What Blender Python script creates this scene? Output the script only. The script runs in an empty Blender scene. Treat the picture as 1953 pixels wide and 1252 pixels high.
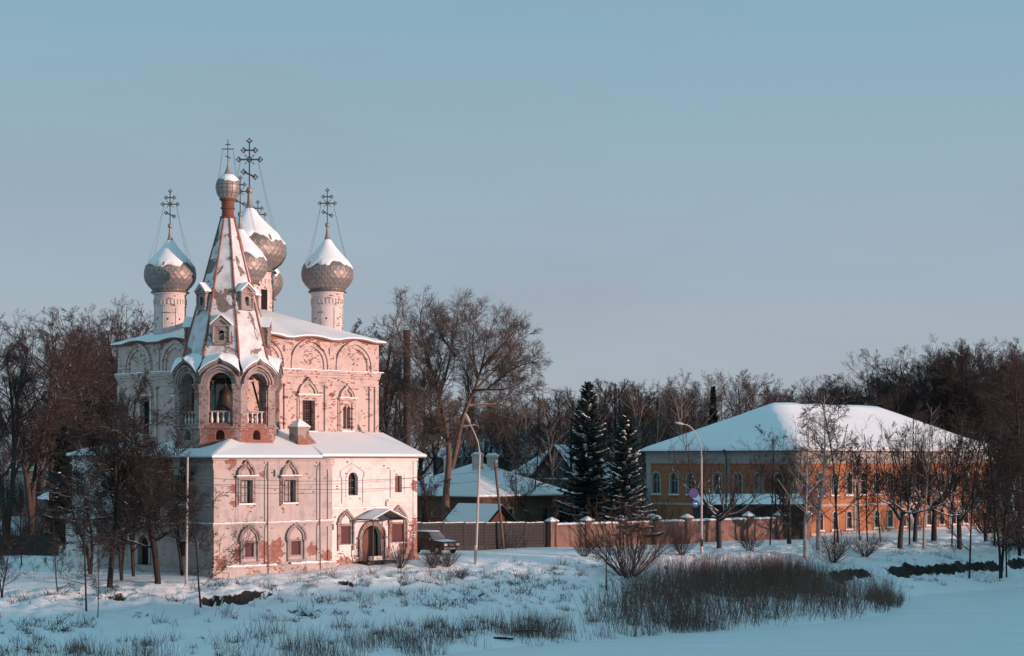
import bpy, math, random
import numpy as np
from mathutils import Vector, Matrix
from mathutils.geometry import tessellate_polygon

# ------------------------------------------------------------------ camera, sky, sun, exposure
sc = bpy.context.scene
COL = sc.collection
R = math.radians
CAM_H, FOC, CX, HY = 12.0, 3380.0, 976.5, 878.0      # metres, focal length in photo pixels, principal column, horizon row
cam_d = bpy.data.cameras.new('camera')
cam = bpy.data.objects.new('camera', cam_d); COL.objects.link(cam)
cam.location = (0, 0, CAM_H); cam.rotation_euler = (R(90), 0, 0)
cam_d.sensor_width = 36.0; cam_d.lens = 36.0 * FOC / 1953.0
cam_d.shift_y = (HY - 626.0) / 1953.0
cam_d.clip_start = 0.5; cam_d.clip_end = 6000
sc.camera = cam

SUN_AZ, SUN_EL = 112.0, 5.0                         # azimuth clockwise from the view axis (+Y), elevation
sdir = Vector((math.sin(R(SUN_AZ)) * math.cos(R(SUN_EL)), math.cos(R(SUN_AZ)) * math.cos(R(SUN_EL)), math.sin(R(SUN_EL))))
wd = bpy.data.worlds.new('World'); sc.world = wd; wd.use_nodes = True
wt = wd.node_tree; wt.nodes.clear()
sky = wt.nodes.new('ShaderNodeTexSky'); sky.sky_type = 'NISHITA'; sky.sun_disc = False
sky.sun_elevation = R(SUN_EL); sky.sun_rotation = R(SUN_AZ)
sky.altitude = 100; sky.air_density = 1.0; sky.dust_density = 0.6; sky.ozone_density = 2.0
# the air of a clear frosty evening away from the sun: the same all round, teal overhead, grey-lilac towards the horizon
tc = wt.nodes.new('ShaderNodeTexCoord'); sp_ = wt.nodes.new('ShaderNodeSeparateXYZ'); wt.links.new(tc.outputs['Generated'], sp_.inputs[0])
rp = wt.nodes.new('ShaderNodeValToRGB'); wt.links.new(sp_.outputs[2], rp.inputs[0])
SKYC = [(0.0, (.395,.438,.495)), (.045, (.385,.440,.502)), (.10, (.352,.435,.510)), (.17, (.302,.430,.515)), (.26, (.240,.415,.502)), (.55, (.22,.45,.56)), (1.0, (.20,.42,.55))]
while len(rp.color_ramp.elements) < len(SKYC): rp.color_ramp.elements.new(.5)
for e_, (p_, c_) in zip(rp.color_ramp.elements, SKYC): e_.position = p_; e_.color = (*c_, 1)
cl_m = wt.nodes.new('ShaderNodeMapping'); cl_m.inputs['Scale'].default_value = (2.2, 2.2, 9.0); wt.links.new(tc.outputs['Generated'], cl_m.inputs[0])
cl_n = wt.nodes.new('ShaderNodeTexNoise'); cl_n.inputs['Scale'].default_value = 1.6; cl_n.inputs['Detail'].default_value = 5; wt.links.new(cl_m.outputs[0], cl_n.inputs['Vector'])
cl_r = wt.nodes.new('ShaderNodeMapRange'); cl_r.inputs['From Min'].default_value = .48; cl_r.inputs['From Max'].default_value = .75; cl_r.inputs['To Max'].default_value = .45; wt.links.new(cl_n.outputs[0], cl_r.inputs[0])
veil = wt.nodes.new('ShaderNodeMix'); veil.data_type = 'RGBA'; veil.inputs[7].default_value = (.29, .345, .42, 1); wt.links.new(cl_r.outputs[0], veil.inputs[0]); wt.links.new(rp.outputs[0], veil.inputs[6])
gain = wt.nodes.new('ShaderNodeMix'); gain.data_type = 'RGBA'; gain.blend_type = 'MULTIPLY'; gain.inputs[0].default_value = 1.0; gain.clamp_result = False
gain.inputs[7].default_value = (10.9, 10.9, 10.9, 1); wt.links.new(veil.outputs[2], gain.inputs[6])
tint = wt.nodes.new('ShaderNodeMix'); tint.data_type = 'RGBA'; tint.inputs[0].default_value = 0.9
wt.links.new(sky.outputs[0], tint.inputs[6]); wt.links.new(gain.outputs[2], tint.inputs[7])
bg = wt.nodes.new('ShaderNodeBackground'); bg.inputs['Strength'].default_value = 0.10
wo = wt.nodes.new('ShaderNodeOutputWorld')
wt.links.new(tint.outputs[2], bg.inputs['Color']); wt.links.new(bg.outputs[0], wo.inputs['Surface'])
sun_d = bpy.data.lights.new('sun', 'SUN'); sun_d.energy = 5.0; sun_d.angle = R(0.6); sun_d.color = (1.0, 0.63, 0.515)
sun = bpy.data.objects.new('sun', sun_d); COL.objects.link(sun)
sun.rotation_euler = sdir.to_track_quat('Z', 'Y').to_euler()
sun.location = (60, -60, 60)
sc.view_settings.view_transform = 'Standard'
try: sc.view_settings.look = 'None'
except Exception: pass
sc.view_settings.gamma = 1.0; sc.view_settings.use_curve_mapping = False
sc.view_settings.exposure = 0.0
sc.render.engine = 'CYCLES'
sc.cycles.max_bounces = 6; sc.cycles.transparent_max_bounces = 6

# ------------------------------------------------------------------ helpers
S2 = math.sqrt(0.5)
def tag(o, label=None, cat=None, group=None, kind=None):
    if label: o['label'] = label
    if cat: o['category'] = cat
    if group: o['group'] = group
    if kind: o['kind'] = kind
    return o
def empty(name, loc, rz=0.0, label=None, cat=None, group=None):
    o = bpy.data.objects.new(name, None); COL.objects.link(o)
    o.empty_display_size = 0.3; o.location = loc; o.rotation_euler = (0, 0, rz)
    return tag(o, label, cat, group)
def link(name, me, parent=None, loc=(0, 0, 0), rz=0.0, scale=None):
    o = bpy.data.objects.new(name, me); COL.objects.link(o)
    if parent is not None: o.parent = parent
    o.location = loc; o.rotation_euler = (0, 0, rz)
    if scale is not None: o.scale = scale
    return o
def np_mesh(name, V, F, mats, midx=None, smooth=False):
    """V (n,3), F (m,k) one polygon size"""
    me = bpy.data.meshes.new(name)
    V = np.asarray(V, np.float32); F = np.asarray(F, np.int32)
    n, k = F.shape
    me.vertices.add(len(V)); me.vertices.foreach_set('co', V.ravel())
    me.loops.add(n * k); me.loops.foreach_set('vertex_index', F.ravel())
    me.polygons.add(n); me.polygons.foreach_set('loop_start', np.arange(0, n * k, k, dtype=np.int32))
    try: me.polygons.foreach_set('loop_total', np.full(n, k, np.int32))
    except Exception: pass
    for m in mats: me.materials.append(m)
    if midx is not None: me.polygons.foreach_set('material_index', np.asarray(midx, np.int32))
    me.polygons.foreach_set('use_smooth', np.full(n, smooth, bool))
    me.update(calc_edges=True)
    return me

class MB:
    """collects shapes, builds ONE mesh"""
    def __init__(s): s.v = []; s.f = []; s.m = []; s.sm = []
    def add(s, vs, fs, m=0, sm=False):
        o = len(s.v); s.v += [tuple(p) for p in vs]
        for f in fs: s.f.append([i + o for i in f]); s.m.append(m); s.sm.append(sm)
    def box(s, x0, x1, y0, y1, z0, z1, m=0):
        s.add([(x0,y0,z0),(x1,y0,z0),(x1,y1,z0),(x0,y1,z0),(x0,y0,z1),(x1,y0,z1),(x1,y1,z1),(x0,y1,z1)],
              [(0,3,2,1),(4,5,6,7),(0,1,5,4),(1,2,6,5),(2,3,7,6),(3,0,4,7)], m)
    def frustum(s, cx, cy, z0, z1, a0, b0, a1, b1, m=0):
        s.add([(cx-a0,cy-b0,z0),(cx+a0,cy-b0,z0),(cx+a0,cy+b0,z0),(cx-a0,cy+b0,z0),(cx-a1,cy-b1,z1),(cx+a1,cy-b1,z1),(cx+a1,cy+b1,z1),(cx-a1,cy+b1,z1)],
              [(0,3,2,1),(4,5,6,7),(0,1,5,4),(1,2,6,5),(2,3,7,6),(3,0,4,7)], m)
    def lathe(s, prof, n=32, cx=0, cy=0, m=0, sm=True, a0=0.0, cap=True):
        k = len(prof); vs = []
        for (r, z) in prof:
            for i in range(n):
                a = a0 + 2*math.pi*i/n; vs.append((cx + r*math.cos(a), cy + r*math.sin(a), z))
        fs = [(j*n+i, j*n+(i+1) % n, (j+1)*n+(i+1) % n, (j+1)*n+i) for j in range(k-1) for i in range(n)]
        s.add(vs, fs, m, sm)
        if cap:
            s.add([vs[i] for i in range(n)], [tuple(range(n-1, -1, -1))], m)
            s.add([vs[(k-1)*n+i] for i in range(n)], [tuple(range(n))], m)
    def tube(s, pts, r, n=6, m=0, sm=True, r1=None):
        pts = [Vector(p) for p in pts]; k = len(pts); vs = []
        ch = pts[-1] - pts[0]
        ref = Vector((0,0,1)) if abs(ch.normalized().z) < .8 else Vector((1,0,0))
        for j, p in enumerate(pts):
            t = (pts[min(j+1,k-1)] - pts[max(j-1,0)]).normalized()
            a = t.cross(ref).normalized(); b = t.cross(a)
            rr = r if r1 is None else r + (r1-r)*j/(k-1)
            for i in range(n):
                w = 2*math.pi*i/n; vs.append(p + rr*(a*math.cos(w) + b*math.sin(w)))
        fs = [(j*n+i, j*n+(i+1) % n, (j+1)*n+(i+1) % n, (j+1)*n+i) for j in range(k-1) for i in range(n)]
        s.add(vs, fs, m, sm)
        s.add(vs[:n], [tuple(range(n))], m); s.add(vs[-n:], [tuple(range(n-1,-1,-1))], m)
    def ribbon(s, A, B, y0, y1, closed=False, m=0):
        """solid band between outlines A (outer) and B (inner) in the xz plane, from y0 (front) to y1"""
        n = len(A)
        vs = [(p[0],y0,p[1]) for p in A] + [(p[0],y0,p[1]) for p in B] + [(p[0],y1,p[1]) for p in A] + [(p[0],y1,p[1]) for p in B]
        fs = []; rng_ = range(n if closed else n-1)
        for i in rng_:
            j = (i+1) % n
            fs += [(i,j,n+j,n+i), (i,2*n+i,2*n+j,j), (n+i,n+j,3*n+j,3*n+i)]
        if not closed: fs += [(0,n,3*n,2*n), (n-1,3*n-1,4*n-1,2*n-1)][:2]
        s.add(vs, fs, m)
    def poly(s, outer, holes, y, m=0, reveal=None, flip=False):
        """flat sheet in xz with holes, plus reveals going back to y=reveal"""
        loops = [[Vector((p[0], p[1], 0)) for p in outer]] + [[Vector((p[0], p[1], 0)) for p in h] for h in holes]
        flat = [p for l in loops for p in l]
        tris = tessellate_polygon(loops)
        fs = []
        for t in tris:
            a, b, c = (flat[i] for i in t)
            cr = (b-a).cross(c-a).z
            fs.append(t if (cr > 0) != flip else (t[0], t[2], t[1]))
        s.add([(p.x, y, p.y) for p in flat], fs, m)
        if reveal is not None:
            for h in holes:
                n = len(h)
                s.add([(p[0], y, p[1]) for p in h] + [(p[0], reveal, p[1]) for p in h],
                      [(i, n+i, n+(i+1) % n, (i+1) % n) for i in range(n)], m)
    def prism(s, outline, y0, y1, m=0):
        """solid from an xz outline"""
        n = len(outline)
        s.poly(outline, [], y0, m); s.poly(outline, [], y1, m, flip=True)
        s.add([(p[0],y0,p[1]) for p in outline] + [(p[0],y1,p[1]) for p in outline], [(i, n+i, n+(i+1) % n, (i+1) % n) for i in range(n)], m)
    def mesh(s, name, mats):
        me = bpy.data.meshes.new(name); me.from_pydata(s.v, [], s.f)
        for m in (mats if isinstance(mats, (list, tuple)) else [mats]): me.materials.append(m)
        me.polygons.foreach_set('material_index', s.m); me.polygons.foreach_set('use_smooth', s.sm)
        me.update(); return me
    def build(s, name, mats, parent=None, loc=(0,0,0), rz=0.0):
        return link(name, s.mesh(name, mats), parent, loc, rz)

def o_rect(cx, z0, w, h): return [(cx-w/2,z0),(cx+w/2,z0),(cx+w/2,z0+h),(cx-w/2,z0+h)]
def o_arch(cx, z0, w, h, n=10, keel=0.0):
    r = w/2; zs = z0 + h - r - keel
    pts = [(cx-r, z0), (cx+r, z0)]
    for i in range(n+1):
        a = math.pi*i/n
        pts.append((cx + r*math.cos(a), zs + r*math.sin(a) + keel*max(0, 1-abs(a-math.pi/2)/R(32))**1.6))
    return pts
def arc(cx, zs, r, n=16, keel=0.0, a0=0.0, a1=180.0, legs=0.0):
    pts = []
    if legs: pts.append((cx+r*math.cos(R(a0)), zs-legs))
    for i in range(n+1):
        a = R(a0) + (R(a1)-R(a0))*i/n
        pts.append((cx + r*math.cos(a), zs + r*math.sin(a) + keel*max(0, 1-abs(a-math.pi/2)/R(34))**1.6))
    if legs: pts.append((cx+r*math.cos(R(a1)), zs-legs))
    return pts

# ------------------------------------------------------------------ numpy noise
def _h(ix, iy, seed):
    n = (ix.astype(np.int64)*374761393 + iy.astype(np.int64)*668265263 + seed*1274126177) & 0x7fffffff
    n = ((n ^ (n >> 13)) * 1274126177) & 0x7fffffff
    return ((n ^ (n >> 16)) & 0xffff) / 65535.0
def vnoise(x, y, seed=0):
    x = np.asarray(x, float); y = np.asarray(y, float)
    ix = np.floor(x); iy = np.floor(y); fx = x-ix; fy = y-iy
    fx = fx*fx*(3-2*fx); fy = fy*fy*(3-2*fy)
    return (_h(ix,iy,seed)*(1-fx) + _h(ix+1,iy,seed)*fx)*(1-fy) + (_h(ix,iy+1,seed)*(1-fx) + _h(ix+1,iy+1,seed)*fx)*fy
def fbm(x, y, seed=0, oct=4):
    v = 0; a = .5; t = 0
    for i in range(oct):
        v = v + a*vnoise(x*2**i + 7.3*i, y*2**i - 3.1*i, seed+i); t += a; a *= .5
    return v/t
def sstep(x, a, b):
    t = np.clip((np.asarray(x, float)-a)/(b-a), 0, 1); return t*t*(3-2*t)

# ------------------------------------------------------------------ the lie of the land: u runs along the river bank, v inland
O_UV = (-4.1, 110.5)
def to_uv(x, y): return ((x-O_UV[0]) + (y-O_UV[1]))*S2, (-(x-O_UV[0]) + (y-O_UV[1]))*S2
def to_xy(u, v): return O_UV[0] + (u-v)*S2, O_UV[1] + (u+v)*S2
US = [-80, -29, -6.6, 0, 11.7, 20, 31.6, 40, 44, 49, 55.4, 62.6, 76, 110, 200]
VS = [4, 2.6, -.3, -.6, -1.2, -2.5, -5.2, -5.0, -4.0, -1.0, 2.6, 4.6, 3.2, 1, 0]
PW = [-1e5, -8, -2, 0, 3, 8, 14, 19, 22.5, 26, 32, 60, 1e5]
PZ = [-1.5, -1.5, -.4, 0, .45, 1.0, 1.75, 2.4, 3.05, 3.35, 3.5, 3.5, 3.5]
QW = [-1e5, -8, -2, 0, 3, 7.6, 8.6, 12, 18, 26, 1e5]
QZ = [-1.5, -1.5, -.4, 0, .35, .8, 1.9, 2.55, 3.1, 3.4, 3.5]
def height(x, y):
    x = np.asarray(x, float); y = np.asarray(y, float)
    u, v = to_uv(x, y)
    w = v - np.interp(u, US, VS)
    wob = (fbm(u*.11, v*.11, 3)-.5)*3.2
    ww = w + wob*sstep(w, 1, 6)*(1-sstep(w, 24, 28))
    h = np.interp(ww, PW, PZ)
    rt = sstep(u, 47, 57)
    wq = w + ((fbm(u*.22, v*.05, 8)-.5)*4.0 + (fbm(u*.9, v*.3, 18, 3)-.5)*2.2)*sstep(w, 2, 5)
    cl = sstep(fbm(u*.30, u*0+2.5, 29, 2), .28, .42)
    h = h*(1-rt) + (np.interp(wq, QW, QZ)*cl + np.interp(wq, [-1e5,-8,-2,0,3,7,13,18,26,1e5], [-1.5,-1.5,-.4,0,.35,1.0,2.3,3.1,3.4,3.5])*(1-cl))*rt
    h = h + .5*sstep(u, 0, 20)*(1-sstep(u, 27, 42))*sstep(w, 22, 30)*(1-sstep(w, 46, 60))
    onb = sstep(w, 2, 6)*(1-sstep(w, 24, 29))
    h = h + onb*((fbm(u*.55, v*.55, 11)-.5)*.55 + (fbm(u*1.7, v*1.7, 21, 3)-.5)*.44)
    for w_ in (30.0, 31.7): h = h - .09*np.exp(-((w-w_+.6*np.sin(u*.12))/.28)**2)*sstep(u, 14, 20)
    # undercut steps along the bank edge
    def scoop(u0, u1, w0, d, jit, seed):
        win = sstep(u, u0, u0+2)*(1-sstep(u, u1-2.5, u1))
        w1 = w + (fbm(u*.6, v*0+seed, seed)-.5)*jit
        return d*win*sstep(w1, w0-3.2, w0)*(1-sstep(w1, w0, w0+.35))
    h = h - scoop(-6.0, 3.2, 20.3, .62, 2.6, 31)
    m = fbm(u*.35, v*.35, 41)
    h = h - .42*sstep(m, .52, .6)*sstep(w, 12, 15)*(1-sstep(w, 21.5, 22.5))*(1-rt)*sstep(fbm(u*.8, v*1.1, 47, 2), .5, .58)
    h = h + (1-onb)*sstep(w, 20, 26)*(fbm(u*.3, v*.3, 61, 3)-.5)*.3
    # the near bank, on which the photographer stands
    h = np.where(v < -56, np.clip((-57-v)/21.0, -.1, 1)*10.4 + (fbm(u*.1, v*.1, 71)-.5)*.8*sstep(-v, 60, 66) + 3.3*sstep(-v, 84, 98), h)  # last term is an unseen rise added to shade the ice and slope
    return h
def gz(x, y): return float(height(np.array([x]), np.array([y]))[0])
def gp(px, py, dy=0.25):
    """the point of the ground seen at a photo pixel"""
    Y = np.arange(88, 420, dy); X = (px-CX)/FOC*Y; Z = CAM_H-(py-HY)/FOC*Y
    H = height(X, Y); hit = np.nonzero(Z <= np.maximum(H, 0))[0]
    i = hit[0] if len(hit) else len(Y)-1
    return float(X[i]), float(Y[i]), float(max(H[i], 0))
def xz(px, py, Y): return (px-CX)/FOC*Y, CAM_H-(py-HY)/FOC*Y
# ------------------------------------------------------------------ materials
class G:
    def __init__(s, name, rough=.8, metal=0.0, spec=.3):
        s.m = bpy.data.materials.new(name); s.m.use_nodes = True; s.t = s.m.node_tree
        s.b = s.t.nodes['Principled BSDF']
        s.b.inputs['Roughness'].default_value = rough; s.b.inputs['Metallic'].default_value = metal
        s.b.inputs['Specular IOR Level'].default_value = spec
    def n(s, typ, ins=None, **props):
        nd = s.t.nodes.new(typ)
        for k, v in props.items(): setattr(nd, k, v)
        for k, v in (ins or {}).items():
            if isinstance(v, bpy.types.NodeSocket): s.t.links.new(v, nd.inputs[k])
            else: nd.inputs[k].default_value = v
        return nd
    def pos(s): return s.n('ShaderNodeNewGeometry').outputs['Position']
    def nrm(s): return s.n('ShaderNodeSeparateXYZ', {0: s.n('ShaderNodeNewGeometry').outputs['Normal']}).outputs[2]
    def obj(s): return s.n('ShaderNodeTexCoord').outputs['Object']
    def rnd(s): return s.n('ShaderNodeObjectInfo').outputs['Random']
    def noise(s, vec, scale, detail=4, rough=.55, dist=0.0): return s.n('ShaderNodeTexNoise', {'Vector': vec, 'Scale': scale, 'Detail': detail, 'Roughness': rough, 'Distortion': dist}).outputs[0]
    def stretch(s, vec, x, y, z): return s.n('ShaderNodeVectorMath', {0: vec, 1: (x, y, z)}, operation='MULTIPLY').outputs[0]
    def math(s, op, a, b=0.0, c=0.0): return s.n('ShaderNodeMath', {0: a, 1: b, 2: c}, operation=op).outputs[0]
    def step(s, v, a, b, lo=0.0, hi=1.0): return s.n('ShaderNodeMapRange', {'Value': v, 'From Min': a, 'From Max': b, 'To Min': lo, 'To Max': hi}).outputs[0]
    def mix(s, f, a, b, blend='MIX'):
        nd = s.n('ShaderNodeMix', data_type='RGBA', blend_type=blend)
        for i, v in ((0, f), (6, a), (7, b)):
            if isinstance(v, bpy.types.NodeSocket): s.t.links.new(v, nd.inputs[i])
            else: nd.inputs[i].default_value = v if i == 0 else (v[0], v[1], v[2], 1)
        return nd.outputs[2]
    def ramp(s, f, stops):
        nd = s.n('ShaderNodeValToRGB', {0: f}); e = nd.color_ramp.elements
        while len(e) < len(stops): e.new(.5)
        for k, (p, c) in enumerate(stops): e[k].position = p; e[k].color = (c[0], c[1], c[2], 1)
        return nd.outputs[0]
    def bump(s, h, strength=.4, dist=.05): s.t.links.new(s.n('ShaderNodeBump', {'Height': h, 'Strength': strength, 'Distance': dist}).outputs[0], s.b.inputs['Normal'])
    def col(s, c):
        if isinstance(c, bpy.types.NodeSocket): s.t.links.new(c, s.b.inputs['Base Color'])
        else: s.b.inputs['Base Color'].default_value = (c[0], c[1], c[2], 1)
        return s.m
def flat(name, c, rough=.7, metal=0.0, var=.25, scale=3.0, spec=.3):
    g = G(name, rough, metal, spec); f = g.noise(g.pos(), scale, 5)
    g.bump(f, .25, .03)
    return g.col(g.mix(f, [x*(1-var) for x in c], [min(1, x*(1+var)) for x in c]))

def plaster(name, wash, expose, spots=.82, brick=(.29,.075,.05), stain=.5, grime=(.30,.28,.28), patches=(), spk=.22, base=None, top=None):
    g = G(name, .85)
    o = g.n('ShaderNodeSeparateXYZ', {0: g.obj()})
    bv = g.n('ShaderNodeCombineXYZ', {0: g.math('ADD', o.outputs[0], o.outputs[1]), 1: o.outputs[2]}).outputs[0]
    kw = {'Vector': bv, 'Scale': 1.0, 'Mortar Size': .014, 'Mortar Smooth': .1, 'Brick Width': .23, 'Row Height': .10, 'Bias': 0.0}
    bt = g.n('ShaderNodeTexBrick', dict(kw, Color1=(brick[0],brick[1],brick[2],1), Color2=(brick[0]*.6,brick[1]*.62,brick[2]*.66,1), Mortar=(.25,.15,.115,1)))
    br = g.n('ShaderNodeTexBrick', dict(kw, Color1=(0,0,0,1), Color2=(1,1,1,1), Mortar=(0,0,0,1), **{'Mortar Size': 0.0}))
    p = g.pos()
    n1 = g.noise(p, .42, 7, .62, .6); n2 = g.noise(p, 3.2, 5, .6)
    e = g.math('ADD', g.math('MULTIPLY', n1, .68), g.math('MULTIPLY', n2, .32))
    e = g.math('ADD', e, g.math('MULTIPLY', g.math('SUBTRACT', br.outputs[0], .5), .05))   # edges break along the courses
    zc = g.n('ShaderNodeSeparateXYZ', {0: p}).outputs[2]
    if base: e = g.math('ADD', e, g.math('MULTIPLY', g.step(zc, base, base-1.6), .11))      # rising damp
    if top: e = g.math('ADD', e, g.math('MULTIPLY', g.step(zc, top-1.8, top), .13))         # leaking eaves
    mask = g.step(e, 1-expose, 1-expose+.02)
    n3 = g.noise(p, 1.5, 4)
    sp = g.math('MULTIPLY', g.step(br.outputs[0], spots, spots+.01), g.step(n3, .51, .57))
    mask = g.math('MAXIMUM', mask, sp)
    for (x_, y_, z_, r_) in patches:                    # places where the render has fallen off the bricks
        d_ = g.n('ShaderNodeVectorMath', {0: p, 1: (x_, y_, z_)}, operation='DISTANCE').outputs['Value']
        q_ = g.math('ADD', g.math('DIVIDE', d_, r_), g.math('MULTIPLY', g.math('ADD', g.math('SUBTRACT', n2, .5), g.math('MULTIPLY', g.math('SUBTRACT', br.outputs[0], .5), .22)), 2.6))
        mask = g.math('MAXIMUM', mask, g.step(q_, 1.0, .93))
    w = wash
    c1 = g.ramp(g.noise(p, .9, 6, .65), [(.3, [x*.72 for x in w]), (.5, w), (.72, [min(1, w[0]*1.06), w[1]*.93, w[2]*.88])])
    streak = g.noise(g.stretch(p, 2.6, 2.6, .3), 1.0, 5, .6)
    c2 = g.mix(g.math('MULTIPLY', g.step(streak, .52, .7), stain), c1, grime)
    speck = g.step(g.noise(p, 9.0, 4, .7), .55, .7)
    c2 = g.mix(g.math('MULTIPLY', speck, spk), c2, (brick[0]*1.15, brick[1]*1.9, brick[2]*2.1))
    dusty = g.mix(g.step(n2, .4, .65), bt.outputs[0], g.mix(.28, bt.outputs[0], w))
    g.bump(g.math('ADD', g.math('MULTIPLY', mask, -.6), g.math('MULTIPLY', n2, .4)), .7, .04)
    return g.col(g.mix(mask, c2, dusty))

def at_church(a, b, z, r): return (-21.9+(a-b)*S2, 130.0+(a+b)*S2, z, r)
WHITE_W = plaster('whitewash', (.74, .675, .645), .31, .97, stain=.2, base=4.9, patches=[at_church(20.2,.3,4.6,1.7), at_church(20.4,.3,6.4,.9), at_church(19.2,.3,5.0,.9), at_church(20.0,.3,9.9,.45), at_church(12.5,.28,3.8,.8), at_church(14.2,.28,3.7,.9), at_church(16.9,.3,4.6,.5), at_church(14.2,.3,5.2,.45)])
PLAST = plaster('weathered_plaster', (.46, .395, .375), .35, .955, stain=.75, base=5.0, patches=[at_church(5.4,0,4.9,.95), at_church(4.5,0,5.2,.7), at_church(5.9,0,5.6,.5), at_church(9.2,0,5.1,.5), at_church(1.8,0,9.9,.38), at_church(1.6,0,11.75,.45), at_church(4.4,0,10.95,.25), at_church(1.7,0,8.8,.28), at_church(2.2,0,5.0,.5), at_church(.6,0,4.3,.6), at_church(10.6,0,4.6,.5)])
UPPER = plaster('peeling_plaster', (.55, .43, .39), .385, .70, brick=(.28,.065,.042), top=22.0, stain=.3, spk=.3)
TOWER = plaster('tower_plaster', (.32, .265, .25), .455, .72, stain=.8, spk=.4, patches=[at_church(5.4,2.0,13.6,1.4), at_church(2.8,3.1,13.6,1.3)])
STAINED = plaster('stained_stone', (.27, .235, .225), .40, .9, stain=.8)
BRICK = plaster('red_brick', (.36, .24, .205), .59, .5, stain=.4)
DRUM = plaster('drum_plaster', (.62, .54, .515), .35, .88, stain=.35)

def tent_mat():
    g = G('tent_render', .85); p = g.pos()
    n = g.noise(p, .55, 7, .66, .8)
    m = g.step(n, .545, .56)
    brick = g.ramp(g.noise(p, 5, 4), [(.35, (.16,.115,.10)), (.55, (.23,.185,.165)), (.7, (.27,.11,.08))])
    snow = g.ramp(g.noise(p, 1.5, 5), [(.3, (.46,.45,.455)), (.6, (.68,.67,.68))])
    g.bump(g.math('MULTIPLY', m, -1.0), .5, .05)
    return g.col(g.mix(m, snow, brick))
TENT = tent_mat()

def snow_mat(name, tracks=False, c=(.87,.885,.90)):
    g = G(name, .55, 0, .25); p = g.pos()
    a = g.noise(p, 1.3, 6, .6); b = g.noise(p, .16, 4)
    h = g.math('ADD', g.math('MULTIPLY', a, .6), b)
    k = g.mix(g.step(b, .35, .7), [x*.93 for x in c], c)
    if tracks:
        sx = g.n('ShaderNodeMapping', {'Vector': p, 'Rotation': (0, 0, R(-38)), 'Scale': (.05, .9, 1)}).outputs[0]
        st = g.noise(sx, 1.0, 5, .6)
        k = g.mix(g.step(st, .35, .65), [x*.86 for x in c], k)
        h = g.math('ADD', h, g.math('MULTIPLY', st, 1.3))
    g.bump(h, .45, .12)
    return g.col(k)
SNOW = snow_mat('snow'); ICE = snow_mat('river_snow', True, (.84,.87,.90))
def ground_mat():
    g = G('snowy_ground', .6, 0, .25); p = g.pos()
    a = g.noise(p, 1.8, 7, .65); b = g.noise(p, .2, 4); d = g.noise(p, 4.5, 5, .7)
    snow = g.mix(g.step(b, .35, .7), (.83,.85,.88), (.90,.91,.92))
    earth = g.ramp(d, [(.35, (.010,.007,.006)), (.7, (.045,.03,.022))])
    nz = g.nrm()
    k = g.math('ADD', nz, g.math('MULTIPLY', g.math('SUBTRACT', d, .5), .28))
    bare = g.step(k, .86, .80)
    g.bump(g.math('ADD', a, g.math('MULTIPLY', d, .4)), .6, .14)
    return g.col(g.mix(bare, snow, earth))
GROUND = ground_mat()

def dome_metal():
    g = G('dome_metal', .52, .4, .45); p = g.pos(); r = g.rnd()
    n = g.noise(p, 2.2, 5)
    base = g.ramp(r, [(0, (.25,.225,.215)), (.5, (.30,.268,.252)), (1, (.35,.31,.285))])
    g.bump(n, .12, .02)
    return g.col(g.mix(g.step(n, .3, .75), base, g.mix(.5, base, (.22,.14,.11))))
DOME = dome_metal()
DOME_SKIN = flat('dome_lead', (.19,.17,.16), .5, .3)
IRON = flat('dark_iron', (.07,.06,.055), .5, .6)
GILT = flat('weathered_cross', (.13,.115,.10), .45, .6)
ROOFM = flat('roof_sheet', (.09,.085,.085), .5, .5)
RUST = flat('red_fascia', (.28,.10,.07), .8)
REDP = flat('red_brown_board', (.095,.032,.032), .7)
def glass_mat():
    g = G('dark_glass', .12, 0, .6); r = g.rnd()
    return g.col(g.mix(g.step(r, .55, 1.0), (.014,.014,.018), (.17,.165,.16)))
GLASS_D = glass_mat()
GLASS_C = flat('church_glass', (.014,.014,.018), .15, 0, .3, 2, .5)
GLASS_G = flat('grey_glass', (.22,.23,.24), .25, 0, .3, 1.5, .6)
FRAME_R = flat('brown_frame', (.14,.06,.045), .7)
BLACK = flat('dark_interior', (.012,.010,.010), .9)
WOOD_D = flat('dark_wood', (.055,.04,.033), .8)
WOOD_G = flat('grey_board', (.11,.095,.085), .85)
CONC = flat('grey_concrete', (.042,.041,.043), .9)
YEL = plaster('ochre_wall', (.37,.15,.075), .30, 2.0, stain=.75, grime=(.17,.09,.055), spk=.1)
PALE = flat('pale_trim', (.36,.33,.305), .85, 0, .2)
WALLP = plaster('wall_render', (.215,.13,.105), .35, .9, stain=.85, grime=(.075,.055,.05), brick=(.22,.08,.055), spk=.3)  # real streaks; darker tone and stronger stain also stand in for tree shade
STEELP = flat('pale_pole', (.42,.38,.36), .6)
def bark(name, c, snow=.0, var=.3, scale=6):
    g = G(name, .9); p = g.pos(); n = g.noise(p, scale, 4)
    k = g.mix(n, [x*(1-var) for x in c], [x*(1+var) for x in c])
    if snow:
        z = g.math('ADD', g.nrm(), g.math('MULTIPLY', g.math('SUBTRACT', g.noise(p, 2.5, 4), .5), .9))
        k = g.mix(g.step(z, 1-snow, 1-snow+.12), k, (.80,.82,.85))
    return g.col(k)
BARK = bark('dark_bark', (.028,.021,.019), .24)
BARK_B = bark('brown_bark', (.062,.044,.037), .18)
BARK_P = bark('poplar_bark', (.125,.085,.068), .22)
BARK_W = bark('birch_bark', (.27,.225,.20), .25, .5, 3)
BARK_S = bark('snowy_bark', (.05,.04,.036), .60)
TWIG = bark('twig', (.058,.040,.036))
TWIG_R = bark('reddish_twig', (.062,.042,.039))
TWIG_P = bark('pale_twig', (.105,.082,.074))
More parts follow.
